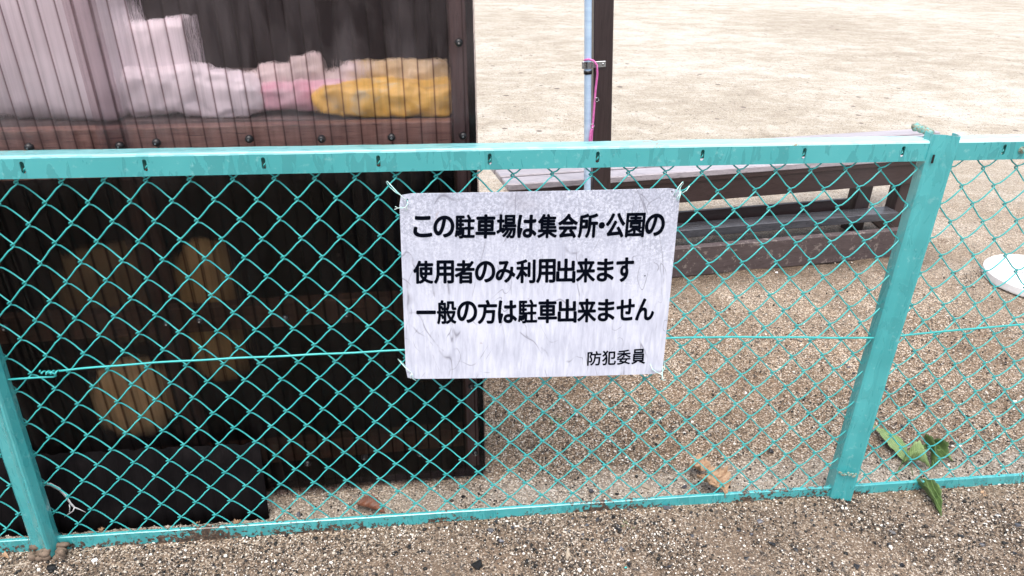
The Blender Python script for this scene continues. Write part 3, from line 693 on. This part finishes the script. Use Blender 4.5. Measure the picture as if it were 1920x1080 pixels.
# ================================================================== SHED
def shear(v): return (v[0] - .022 * (v[2] - .5) * 1.0, v[1], v[2])
SP = .055                     # wall runs back slightly to the right
def wy(x): return .1335 + SP * x + .004
shed = thing('storage_shed', 'brown translucent corrugated storage shed behind the left of the fence', 'shed', (0, 0, 0))
def corr(x0, x1, z0, z1, dy, name, mat, parent, pitch=.0322, amp=.0075, wavy=0, nz=10, yfn=None, base=None):
    b = MB(); per = 12; n = int((x1 - x0) / pitch * per); amp_ = amp; vs = []
    for j in range(nz + 1):
        z = z0 + (z1 - z0) * j / nz
        for i in range(n + 1):
            x = x0 + (x1 - x0) * i / n
            ph_ = math.sin(math.pi * x / pitch)
            y = (yfn or wy)(x if yfn is None else (x, z)) + dy - amp * abs(ph_) ** .65 + .0012 * math.sin(z * 7 + x * 5)
            zz_ = z + (wavy * (math.sin(2 * math.pi * x / pitch * .5) + .6 * math.sin(x * 23)) if j in (0, nz) else 0)
            vs.append((x, y, zz_))
    b.add(vs, [(j * (n + 1) + i, j * (n + 1) + i + 1, (j + 1) * (n + 1) + i + 1, (j + 1) * (n + 1) + i) for j in range(nz) for i in range(n)])
    return b.build(name, mat, parent, True, fn=shear, fix=False)
corr(-.75, .2045, .012, 1.62, -.004, 'corrugated_sheet', M['sheet'], shed, wavy=.003)
corr(.148, .928, .012, 1.62, -.0125, 'corrugated_sheet', M['sheet'], shed, wavy=.003)
# side walls: right side sheet, back, left, roof, floor
b = MB(); n = 200; vs = []
for z in (.012, 1.62):
    for i in range(n + 1):
        y = .178 + .70 * i / n; vs.append((.925 - .006 + .006 * abs(math.sin(math.pi * y / .0322)) ** .65, y, z))
b.add(vs, [(i, i + 1, n + i + 2, n + i + 1) for i in range(n)])
b.build('side_sheet', M['sheet_black'], shed, True, fn=shear)
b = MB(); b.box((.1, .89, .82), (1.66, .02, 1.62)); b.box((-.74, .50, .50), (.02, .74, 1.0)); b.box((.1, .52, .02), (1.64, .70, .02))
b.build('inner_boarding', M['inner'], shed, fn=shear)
b = MB(); n = 260
vs = [(-.80 + 1.76 * i / n, y, 1.66 + .05 * (y - .1) + .006 * abs(math.sin(math.pi * i / n * 54))) for y in (.08, .95) for i in range(n + 1)]
b.add(vs, [(i, i + 1, n + i + 2, n + i + 1) for i in range(n)]); b.build('roof_sheet', M['sheet'], shed, True, fix=False)
b = MB(); n = 160
vs = [(-.75 + .006 * abs(math.sin(math.pi * i / n * 22)), .14 + .74 * i / n, z) for z in (1.0, 1.66) for i in range(n + 1)]
b.add(vs, [(i, i + 1, n + i + 2, n + i + 1) for i in range(n)]); b.build('side_sheet', M['sheet'], shed, True, fix=True)
def beam(x0, x1, z0, z1, mat, name='beam', yo=.004, d=.035):
    b = MB(); n = 20; vs = []
    for i in range(n + 1):
        x = x0 + (x1 - x0) * i / n; y = wy(x) + yo
        vs += [(x, y, z0), (x, y, z1 - .002), (x, y + .002, z1), (x, y + d, z1), (x, y + d, z0)]
    b.add(vs, [(i * 5 + k, i * 5 + (k + 1) % 5, (i + 1) * 5 + (k + 1) % 5, (i + 1) * 5 + k) for i in range(n) for k in range(5)] + [(0, 1, 2, 3, 4), tuple(n * 5 + k for k in range(5))])
    return b.build(name, mat, shed, fn=shear)
corr(-.74, .880, .012, .900, .0025, 'dimming_sheet', M['dimmer'], shed, amp=.004)  # added inner layer, there only to darken the lower interior
beam(-.73, .872, .905, 1.009, M['beam']); beam(-.73, .872, .517, .582, M['beam_shaded']); beam(-.73, .872, .105, .165, M['beam_shaded'])
b = MB(); b.box((.893, wy(.89) + .024, .80), (.036, .036, 1.58), None, .002); b.build('corner_post', M['stud'], shed, fn=shear)
b = MB(); b.box((.172, wy(.17) + .061, .50), (.045, .03, .98), None, .002); b.build('stud', M['stud'], shed, fn=shear)
b = MB(); b.box((.10, .545, .997), (1.60, .62, .018)); b.build('shelf', M['shelf'], shed, fn=shear)
def screw(px, py, r=.0085):
    d = ray(px, py); s = 0; lo, hi = .5, 3.0
    n_ = Vector((-SP, 1, 0)); p0 = Vector((0, wy(0) - .015, 0)); tt = (p0 - CAM).dot(n_) / d.dot(n_); c = CAM + d * tt
    b = MB()
    prof = [(r * 1.05, .004), (r, -.001), (r * .75, -.0045), (r * .35, -.006)]
    N = 16; vs = []
    for rr0, yy in prof: vs += [(c.x + rr0 * math.cos(2 * math.pi * k / N), c.y + yy, c.z + rr0 * math.sin(2 * math.pi * k / N)) for k in range(N)]
    b.add(vs, [(i * N + k, i * N + (k + 1) % N, (i + 1) * N + (k + 1) % N, (i + 1) * N + k) for i in range(3) for k in range(N)] + [tuple(3 * N + k for k in range(N))])
    o = b.build('washer', M['black'], shed, True)
    b = MB(); b.tube([(c.x, c.y - .005, c.z), (c.x, c.y - .0085, c.z)], .0022, 8); b.build('screw_head', M['zinc'], o)
for p_ in [(54, 277), (224, 274), (293, 268), (467, 261), (603, 261), (734, 258), (868, 255), (860, 80), (313, 606), (375, 601), (535, 597), (650, 590), (10, 615), (577, 869), (683, 858), (787, 851), (891, 850), (884, 725)]: screw(*p_)

# soft goods on and under the shelf ------------------------------------------------
def sack(name, label, cat, c, size, mat, seed, pw=3.2, lump_=.10, rotz=0, wr=.5, group=None, keep=None):
    bm = bmesh.new(); bmesh.ops.create_uvsphere(bm, u_segments=44, v_segments=28, radius=1)
    r = np.random.default_rng(seed); ph1 = r.uniform(0, 6.28, (10, 4))
    b = MB(); vs = []
    for v in bm.verts:
        x, y, z = v.co; L = (abs(x) ** pw + abs(y) ** pw + abs(z) ** pw) ** (-1 / pw)
        x, y, z = x * L, y * L, z * L; d = 0
        for k, (a, b2, c2, e) in enumerate(ph1):
            f = 1.6 + k * .9
            d += math.sin(f * x * math.cos(a) * 1.5 + f * z * math.sin(a) * 1.5 + f * y * .8 + b2) * math.sin(f * z * math.cos(c2) + f * y + e) / (1 + k * .5)
        m = 1 + lump_ * d * .5
        z2 = z * m
        vs.append((x * m * size[0] / 2, y * m * size[1] / 2, max(z2, -1) * size[2] / 2))
    b.add(vs, [tuple(v.index for v in f.verts) for f in bm.faces]) if (bm.verts.index_update() is None) else None
    bm.free(); o = b.build(name, mat, None, True); o.location = c; o.rotation_euler = (0, 0, rotz)
    return tag(o, label, cat, group)
SH = 1.006
from mathutils import noise as mn
def crumple(name, label, cat, prof, y0, depth, mat, seed, wr=.012, pw=2.6, frq=18):
    """crumpled soft bag; prof = (px, top, bottom) along its length at distance y0"""
    P3 = [(PY(px, (a + c) / 2, y0).x, PY(px, a, y0).z, PY(px, c, y0).z) for px, a, c in prof]
    NU, NV = 90, 40; b = MB(); vs = []
    xs_ = [p[0] for p in P3]
    for i in range(NU + 1):
        u = i / NU; x = xs_[0] + (xs_[-1] - xs_[0]) * u
        zt = float(np.interp(x, xs_, [p[1] for p in P3])); zb = float(np.interp(x, xs_, [p[2] for p in P3]))
        e = min(u, 1 - u); tap = min(1, (e / .06)) ** .5 if e < .06 else 1
        h_ = (zt - zb) / 2; m = (zt + zb) / 2; dp = depth / 2 * (.25 + .75 * tap)
        for j in range(NV):
            a = 2 * math.pi * j / NV; ca, sa = math.cos(a), math.sin(a)
            y = dp * (abs(sa) ** (2 / pw)) * (1 if sa > 0 else -1); z = h_ * (.5 + .5 * tap) * (abs(ca) ** (2 / pw)) * (1 if ca > 0 else -1)
            q = Vector((x * frq, (y0 + y) * frq, (m + z) * frq * 1.6 + seed * 7))
            rg = 1 - abs(mn.noise(q)) * 2.2; f2 = mn.noise(q * 2.7)
            d = wr * (rg * .7 + f2 * .6)
            vs.append((x + .3 * d * math.cos(seed + a), y0 + y + d * sa * .9 - .002, max(m + z + d * ca * .6, 1.0085)))
    b.add(vs, [(i * NV + j, i * NV + (j + 1) % NV, (i + 1) * NV + (j + 1) % NV, (i + 1) * NV + j) for i in range(NU) for j in range(NV)] + [tuple(range(NV)), tuple(NU * NV + k for k in range(NV))])
    return tag(b.build(name, mat, None, True), label, cat)
crumple('white_sack', 'huge bulging white sack at the far left of the shed shelf', 'sack', [(-190, -60, 200), (-120, -130, 205), (-20, -160, 205), (80, -160, 222), (150, -150, 234), (205, -130, 236), (232, -60, 215)], .30, .18, M['white_sack'], 3, .012, 3.2, 9)
crumple('white_bag', 'tall white bag beside the huge sack, rising out of the picture', 'bag', [(195, -70, 205), (222, -80, 212), (250, -60, 214), (262, 10, 212), (280, 34, 208)], .37, .10, M['white_sack'], 4, .012, 3, 14)
crumple('white_cloth', 'folded white cloth with a flat top, second from the left on the shelf', 'cloth', [(250, 60, 210), (268, 38, 212), (300, 40, 206), (352, 31, 204), (366, 33, 206), (380, 118, 208)], .345, .09, M['white_sack'], 5, .010, 5, 16)
crumple('crumpled_bag', 'low crumpled white bag sloping down to the pink bag', 'bag', [(232, 118, 212), (262, 126, 213), (300, 130, 206), (340, 124, 205), (375, 118, 210), (412, 130, 217), (450, 136, 215), (476, 142, 205), (500, 160, 196)], .285, .08, M['white_sack'], 8, .013, 3.4, 22)
crumple('pale_bag', 'pale torn plastic bag behind the pink bag', 'bag', [(430, 140, 195), (470, 138, 196), (505, 122, 196), (540, 118, 195), (562, 104, 195), (590, 100, 195), (606, 108, 196), (618, 140, 196), (660, 118, 196), (690, 116, 190)], .34, .08, M['cream_sack'], 11, .016, 3, 24)
crumple('pink_bag', 'flat pink plastic bag between white cloth and yellow bag', 'bag', [(452, 160, 200), (480, 158, 202), (530, 150, 200), (580, 148, 200), (640, 150, 202), (680, 152, 202)], .295, .07, M['pink_sack'], 12, .010, 3, 20)
crumple('yellow_bag', 'large flat yellow orange plastic bag at the right end of the shelf', 'bag', [(584, 172, 186), (610, 160, 208), (650, 154, 212), (700, 150, 214), (760, 150, 216), (800, 154, 218), (830, 148, 214), (858, 138, 206)], .275, .09, M['yellow_sack'], 14, .013, 3.2, 17)
crumple('rolled_bag', 'rolled pale yellow plastic at the back on top of the yellow bag', 'bag', [(640, 128, 158), (662, 116, 162), (720, 112, 165), (780, 112, 165), (825, 108, 165), (838, 120, 165), (852, 136, 165)], .36, .07, M['pale_yellow'], 15, .012, 2.6, 17)
c = PY(265, 745, .235); sack('tan_sack', 'round tan sack showing low behind the left sheet', 'sack', (c.x, c.y - .01, c.z + .015), (.20, .15, .22), M['pale_tan'], 21, 2.2, .08)
c = PY(405, 580, .245); sack('tan_sack', 'tall tan sack behind the middle beam of the shed', 'sack', (c.x, c.y, c.z - .005), (.135, .12, .38), M['tan_sack'], 22, 3.4, .08)
c = PY(225, 560, .30); sack('dark_sack', 'dull brown sack barely visible behind the sheet at upper left', 'sack', (c.x, c.y + .05, c.z), (.30, .15, .26), M['brown_sack'], 23, 2.6, .1)

# black offcut leaning at the foot of the shed -------------------------------------
o = corr(-.62, .352, -.004, .215, 0, 'leaning_sheet', M['sheet_black'], None, amp=.006, wavy=.003, nz=4, yfn=lambda p_: .060 + .22 * p_[1])
o.modifiers.new('s', 'SOLIDIFY').thickness = .002
tag(o, 'black corrugated plastic offcut leaning against the foot of the shed', 'plastic sheet')

# ================================================================== BENCH, POST, PIPE
def obox(b, p, q, w_, h_, z0, bev=.003):
    """bar from p to q (xy), width to the back, height"""
    d = Vector((q[0] - p[0], q[1] - p[1], 0)); L = d.length; a = math.atan2(d.y, d.x); rt = Matrix.Rotation(a, 3, 'Z')
    nrm = Vector((-math.sin(a), math.cos(a), 0)); c = Vector(((p[0] + q[0]) / 2, (p[1] + q[1]) / 2, z0 + h_ / 2)) + nrm * (w_ / 2)
    b.box(c, (L, w_, h_), rt, bev)
bench = thing('wooden_bench', 'long dark brown slatted wooden bench standing behind the sign', 'bench', (2.2, 1.7, 0))
def bb(mb, name, mat, parent=bench): return mb.build(name, mat, parent, fn=(lambda v: (v[0] - 2.2, v[1] - 1.7, v[2])) if parent is bench else None)
A = Vector((1.124, 1.473)); D = Vector((.9866, .1632)).normalized(); Nn = Vector((-D.y, D.x))
ends = [2.22, 2.33, 2.43, 2.53]
for i in range(4):
    off = i * .112; p = A + Nn * off; q = p + D * ends[i]
    b = MB(); obox(b, p, q, .091, .030, .390, .004); bb(b, 'seat_plank', M['plank'])
b = MB(); p = A + Nn * .012 + D * .30; obox(b, p, p + D * 1.83, .035, .118, .268, .002); bb(b, 'apron', M['brown'])
b = MB(); p = A + Nn * .004 + D * .01; obox(b, p, p + D * 2.19, .006, .020, .3695, .001); bb(b, 'trim', M['brown'])
for (x, y) in ((3.185, 1.885), (2.975, 1.895), (1.43, 1.60), (1.40, 1.85)):
    b = MB(); b.box((x, y, .194), (.085, .07, .388), Matrix.Rotation(.164, 3, 'Z'), .003); bb(b, 'leg', M['brown_v'])
b = MB(); obox(b, (1.3, 1.53), (3.14, 1.79), .09, .042, .088, .003); bb(b, 'stretcher', M['grey_plank'])
b = MB(); obox(b, (1.3, 1.64), (2.92, 1.87), .022, .10, .075, .003); bb(b, 'back_stretcher', M['brown'])
b = MB(); b.box((3.09, 1.84, .055), (.17, .045, .05), Matrix.Rotation(.15, 3, 'Z') @ Matrix.Rotation(.6, 3, 'Y'), .002); bb(b, 'brace', M['brown'])
b = MB(); obox(b, (1.10, 1.298), (3.055, 1.553), .035, .142, -.003, .004)
tag(b.build('edging_board', M['sleeper']), 'worn brown timber board set on edge on the soil before the bench', 'edging board')
b = MB(); b.box((3.06, 1.62, .03), (.07, .10, .06), Matrix.Rotation(.124, 3, 'Z'), .004)
tag(b.build('timber_block', M['brown']), 'dark timber block at the right end of the edging board', 'block')

def leanp(z): return 1.470 + .068 * (1.156 - z) if True else 0
postx = thing('shelter_post', 'tall square dark brown timber post rising beside the pale pipe', 'post', (1.512, 1.33, 0), (0, -.062, 0))
b = MB(); b.box((0, 0, 1.25), (.072, .072, 2.5), None, .004)
sp_ = b.build('shaft', M['brown_v'], postx)
pipe = thing('drain_pipe', 'pale blue plastic pipe strapped to the left side of the brown post', 'pipe', (1.455, 1.30, 0), (0, -.062, 0))
b = MB(); b.tube([(0, 0, z) for z in np.linspace(0, 2.5, 12)], .0135, 20); b.build('tube', M['pipe'], pipe, True)
b = MB()
b.tube([(0, 0, .905), (0, 0, .918)], .0155, 20); b.build('rubber_ring', M['black'], pipe, True)
b = MB(); b.tube([(0, 0, .926), (0, 0, .950)], .0162, 20); b.box((-.018, -.004, .938), (.010, .008, .026), None, .001); b.box((.040, -.008, .938), (.052, .003, .022), None, .001)
b.box((.055, -.010, .938), (.008, .004, .008), None, .001); b.build('pipe_clamp', M['zinc'], pipe)
# pink string
pts = [PY(1095, 113, 1.285), PY(1104, 111, 1.275), PY(1113, 114, 1.272), PY(1119, 122, 1.272), PY(1120, 140, 1.274), PY(1117, 165, 1.276), PY(1115, 190, 1.276), PY(1113, 215, 1.276), PY(1111, 240, 1.276), PY(1109, 262, 1.276), PY(1107, 290, 1.276)]
b = MB(); b.tube(pts, .0042, 6); b.tube([PY(1112, 236, 1.270), PY(1108, 246, 1.268), PY(1106, 262, 1.27), PY(1105, 285, 1.27)], .0045, 6)
st_ = b.build('pink_string', M['string'], None, True)
tag(st_, 'bright pink string hanging from the pipe clamp down the brown post', 'string')
for c_ in (PY(1119, 187, 1.272), PY(1111, 236, 1.264)):
    b = MB(); R_ = .0075; b.tube([(c_.x + R_ * math.cos(a), c_.y, c_.z + R_ * math.sin(a)) for a in np.linspace(0, 2 * math.pi, 17)], .0012, 5); b.build('metal_ring', M['zinc'], st_, True)

# white disc ------------------------------------------------------------------
disc = thing('parasol_base', 'round white plastic disc lying on the sand at the right edge', 'disc', (3.50, 1.235, 0))
b = MB(); N = 72; prof = [(.222, 0), (.224, .006), (.224, .034), (.219, .039), (.212, .041), (.03, .041)]
vs = [(r0 * math.cos(2 * math.pi * k / N), r0 * math.sin(2 * math.pi * k / N), z) for r0, z in prof for k in range(N)]
b.add(vs, [(i * N + k, i * N + (k + 1) % N, (i + 1) * N + (k + 1) % N, (i + 1) * N + k) for i in range(len(prof) - 1) for k in range(N)])
b.add([(.03 * math.cos(2 * math.pi * k / N), .03 * math.sin(2 * math.pi * k / N), .041) for k in range(N)], [tuple(range(N))])
b.build('plate', M['white_plastic'], disc)
for x, y in ((-.10, .05), (-.075, .055), (-.10, .02), (-.075, .02)):
    b = MB(); b.tube([(x, y, .0408), (x, y, .0416)], .004, 10); b.build('hole', M['black'], disc)
b = MB(); b.tube([(-.02, .0, .041), (-.02, .0, .046)], .016, 16); b.build('cap', M['zinc'], disc)

# ================================================================== LEAVES AND LITTER
def leaf(name, p0, p1, wid, mat, label, cat='leaf', seed=0, curl=.3, z0=.004, z1=.004, arch=.01, group=None, twist=0, fold=.25, rag=.05, crk=0):
    """a leaf blade from p0 to p1 (xy), with midrib fold, curled edges"""
    r = random.Random(seed); p0 = Vector((p0[0], p0[1], z0)); p1 = Vector((p1[0], p1[1], z1)); d = p1 - p0; L = d.length
    t_ = d.normalized(); s_ = t_.cross(Vector((0, 0, 1))).normalized(); u_ = s_.cross(t_); wid *= 1.45; NL, NW = 22, 6; b = MB(); vs = []
    ph_ = r.uniform(0, 6)
    for i in range(NL + 1):
        q = i / NL; w_ = wid * 1.15 * (math.sin(math.pi * q ** .8) ** 1.15) * (1 - .15 * q) + .0005
        c_ = p0 + d * q + Vector((0, 0, 1)) * arch * math.sin(math.pi * q) + s_ * .06 * L * math.sin(q * 3 + ph_)
        tw = twist * (q - .3)
        for k in range(-NW, NW + 1):
            e = k / NW; off = s_ * math.cos(tw) + u_ * math.sin(tw); up_ = u_ * math.cos(tw) - s_ * math.sin(tw)
            ww = w_ * (1 + rag * math.sin(i * 1.9 + (1 if k > 0 else 2.2)) * (.4 + .6 * abs(e)))
            vs.append(c_ + off * (e * ww * (1 - curl * .25 * e * e)) + up_ * (abs(e) * ww * fold + curl * ww * e * e + .0018 * math.sin(i * 1.3 + k * .8 + ph_)))
    if crk: vs = [v + Vector((mn.noise(v * 55) * crk, mn.noise(v * 55 + Vector((9, 0, 0))) * crk, (1 - 2.5 * abs(mn.noise(v * 60 + Vector((0, 5, 0))))) * crk)) for v in vs]
    m = 2 * NW + 1
    b.add([(v.x, v.y, max(v.z, .0015)) for v in vs], [(i * m + k, i * m + k + 1, (i + 1) * m + k + 1, (i + 1) * m + k) for i in range(NL) for k in range(m - 1)])
    o = b.build(name, mat, None, True); o.modifiers.new('s', 'SOLIDIFY').thickness = .0005
    return tag(o, label, cat, group)
def g2(px, py, z=0): v = G(px, py, z); return (v.x, v.y)
plant = leaf('green_leaf', g2(1690, 872), g2(1636, 800), .018, M['leaf'], 'flat fresh green leaf behind the fence just right of the post', seed=1, curl=.15, z0=.012, z1=.010, fold=.12)
leaf('green_leaf', g2(1692, 872), g2(1742, 888), .026, M['leaf'], 'curled pale green leaf in the middle of the weed clump', seed=2, curl=.9, z0=.01, z1=.02, arch=.02, twist=1.2)
leaf('green_leaf', g2(1718, 845, .02), g2(1788, 872), .013, M['leaf'], 'narrow rolled green leaf pointing right in the weed clump', seed=3, curl=.8, z0=.035, z1=.006, arch=.012)
leaf('green_leaf', g2(1742, 850), g2(1738, 884), .022, M['leaf_dk'], 'dark rolled leaf at the right of the weed clump', seed=4, curl=1.2, z0=.03, z1=.01, arch=.02, twist=1.5)
leaf('green_leaf', g2(1706, 908, .015), g2(1767, 975), .014, M['leaf_dk'], 'folded dark green leaf lying in front of the bottom rail', seed=5, curl=.7, z0=.03, z1=.004, arch=.008, fold=.9)
b = MB(); b.tube([(*g2(1676, 915), .0), (*g2(1680, 893), .014), (*g2(1688, 878), .018), (*g2(1696, 862), .022)], .0016, 6); b.tube([(*g2(1688, 878), .018), (*g2(1700, 895), .045), (*g2(1706, 908), .032)], .0012, 6)
tag(b.build('weed_stem', M['leaf_dk'], None, True), 'thin dark stem of the weed rising at the bottom rail', 'stem')
leaf('brown_leaf', g2(1287, 886), g2(1335, 905), .022, M['leaf_br'], 'upper curled part of dry tan leaf behind the bottom rail', seed=6, curl=.5, z0=.02, z1=.03, arch=.008, twist=.4, fold=.05, crk=.010)
leaf('brown_leaf', g2(1312, 900, .02), g2(1362, 938, .03), .030, M['leaf_br'], 'large crumpled dry tan leaf hanging over the bottom rail', seed=7, curl=.6, z0=.034, z1=.030, arch=.012, twist=.3, rag=.12, fold=.05, crk=.012)
leaf('brown_leaf', g2(671, 948), g2(722, 968), .016, M['leaf_rd'], 'reddish brown dead leaf lying behind the bottom rail below the shed', seed=8, curl=.5, z0=.012, z1=.004)
leaf('brown_leaf', g2(362, 985), g2(378, 972), .010, M['leaf_br'], 'small rust coloured leaf behind the rail near the white paper bit', seed=9, curl=.15, fold=.06, arch=.003)
leaf('brown_leaf', g2(188, 998), g2(200, 985), .008, M['leaf_br'], 'small brown leaf close to the left post behind the rail', seed=10, curl=.15, fold=.06, arch=.003)
leaf('brown_leaf', g2(440, 985), g2(452, 974), .006, M['leaf_br'], 'tiny orange leaf bit behind the rail under the black sheet edge', seed=15, curl=.15, fold=.06, arch=.003)
leaf('brown_leaf', g2(1834, 935), g2(1853, 934), .006, M['leaf_br'], 'small tan leaf bit on the gravel far right', seed=12, curl=.3)
leaf('brown_leaf', g2(4, 1047), g2(18, 1050), .005, M['leaf_br'], 'small orange leaf bit on the gravel at the left edge', seed=14, curl=.3)
c1, c2 = PY(301, 882, .112), PY(309, 893, .108)
o = leaf('green_leaf', (c1.x, c1.y), (c2.x + .004, c2.y), .006, M['leaf'], 'tiny green leaf stuck on the black leaning sheet', seed=13, curl=.2, z0=c1.z, z1=c2.z, arch=0)
def straw(pix, r, mat, label, name='straw', cat='straw', z=.003, grp=None):
    b = MB(); b.tube([(*g2(x, y), z) for x, y in pix], r, 5)
    return tag(b.build(name, mat, None, True), label, cat, grp)
straw([(1806, 972), (1832, 957), (1845, 950), (1858, 940)], .0022, M['twig'], 'forked pale twig on the gravel at right', 'twig', 'twig')
straw([(1847, 993), (1870, 988), (1885, 983)], .0014, M['twig'], 'thin straw below the white paper bit', 'twig', 'twig')
straw([(1425, 950), (1440, 970), (1452, 1000), (1462, 1028)], .0022, M['twig_dk'], 'dark bent stick on the gravel in front of the fence', 'twig', 'twig')
straw([(1400, 1045), (1404, 1030), (1410, 1018)], .0012, M['twig'], 'short pale straw beside the dark bent stick', 'twig', 'twig')
straw([(1850, 907), (1800, 911), (1760, 910), (1730, 913)], .0016, M['twig'], 'long pale straw lying along the foot of the right bottom rail')
straw([(1425, 898), (1440, 897), (1460, 896)], .0022, M['twig'], 'pale stick behind the rail left of the right post')
straw([(120, 1045), (160, 1035), (200, 1028), (240, 1022)], .0012, M['twig'], 'long pale straw curving away from the left post foot')
straw([(20, 1063), (60, 1055), (95, 1050)], .0010, M['twig'], 'pale straw at the bottom left corner')
straw([(320, 1022), (360, 1024), (400, 1023)], .0010, M['twig'], 'thin straw under the left part of the bottom rail')
r_ = random.Random(21)
for i in range(70):
    x = r_.uniform(-.25, 2.4); y = r_.choice([r_.uniform(-.36, -.01), r_.uniform(-.06, -.005), r_.uniform(.04, .2)]); a = r_.uniform(0, 6.28); L = r_.uniform(.012, .05)
    b = MB(); b.tube([(x, y, .002), (x + L * .5 * math.cos(a), y + L * .5 * math.sin(a), .004), (x + L * math.cos(a + .3), y + L * math.sin(a + .3), .002)], r_.uniform(.0004, .0008), 4)
    tag(b.build('straw', M['twig'] if i % 3 else M['twig_dk'], None, True), 'short dry grass straw scattered on the gravel', 'straw', 'short straws scattered on the gravel')
def scrap(pix, label, name, h=.006, cat='litter', mat='white_plastic'):
    cx_, cy_ = g2(*pix); b = MB(); lump(b, (0, 0, h * .6), (h * 1.3, h, h * .6), int(pix[0]), 1)
    o = b.build(name, M[mat]); o.location = (cx_, cy_, 0); return tag(o, label, cat)
scrap((1870, 970), 'crumpled bit of white paper on the gravel at far right', 'paper_scrap', .008)
scrap((1852, 980), 'narrow white scrap left of the crumpled paper bit', 'paper_scrap', .005)
scrap((345, 972), 'white paper bit behind the rail beside the rust leaf', 'paper_scrap', .009)
scrap((178, 1052), 'small white scrap on the gravel right of the left post', 'paper_scrap', .006)
scrap((1557, 998), 'tiny turquoise paint flake on the gravel', 'paint_flake', .003, 'flake', 'wire')
scrap((1588, 1014), 'tiny turquoise paint flake nearer the bottom edge', 'paint_flake', .003, 'flake', 'wire')
scrap((1173, 1065), 'turquoise paint flake below the middle of the rail', 'paint_flake', .0035, 'flake', 'wire')
scrap((97, 1068), 'black lump on the gravel below the left post', 'stone_lump', .010, 'stone', 'black')
# white strap behind the fence at left
b = MB(); P_ = [(78, 906), (95, 908), (112, 917), (124, 930), (133, 944), (140, 951), (150, 955), (161, 960)]
ring = [PY(x, y, .050) for x, y in P_]; wd = [.0045, .0048, .0048, .0045, .0042, .003, .0018, .0012]; vs = []
for c_, w_ in zip(ring, wd): vs += [(c_.x - w_ * .5, c_.y, c_.z - w_), (c_.x + w_ * .5, c_.y - .001, c_.z + w_)]
b.add(vs, [(2 * i, 2 * i + 1, 2 * i + 3, 2 * i + 2) for i in range(len(P_) - 1)])
b.tube([PY(140, 951, .049), PY(137, 958, .049), PY(130, 963, .049), PY(121, 969, .049)], [.0018, .0016, .0013, .0008], 5)
b.tube([PY(130, 946, .048), PY(131, 953, .048), PY(130, 962, .048)], .0011, 5)
o = b.build('plastic_strap', M['white_plastic'], None, True); o.modifiers.new('s', 'SOLIDIFY').thickness = .0007
tag(o, 'white plastic strap curling beside the left post before the black sheet', 'strap')
b = MB(); c_ = [PY(54, 773, .13), PY(62, 795, .13), PY(49, 798, .13)]; b.add([tuple(v) for v in c_] + [(v.x, v.y + .002, v.z) for v in c_], [(0, 1, 2), (5, 4, 3), (0, 3, 4, 1), (1, 4, 5, 2), (2, 5, 3, 0)])
# tufts of grass
for (px, py, n_, lb) in ((1042, 795, 9, 'sparse tuft of young grass on the soil below the sign'), (1178, 992, 8, 'tiny grass tuft among dark chips in front of the rail'), (1215, 765, 6, 'faint pale grass tuft on the soil right below the sign edge')):
    b = MB(); x, y = g2(px, py)
    for i in range(n_):
        a = r_.uniform(0, 6.28); L = r_.uniform(.012, .03); bx, by = x + r_.uniform(-.012, .012), y + r_.uniform(-.008, .008)
        b.tube([(bx, by, 0), (bx + .25 * L * math.cos(a), by + .25 * L * math.sin(a), L * .7), (bx + .7 * L * math.cos(a), by + .7 * L * math.sin(a), L)], [.0008, .0006, .0002], 4)
    tag(b.build('grass_tuft', M['leaf'], None, True), lb, 'grass')
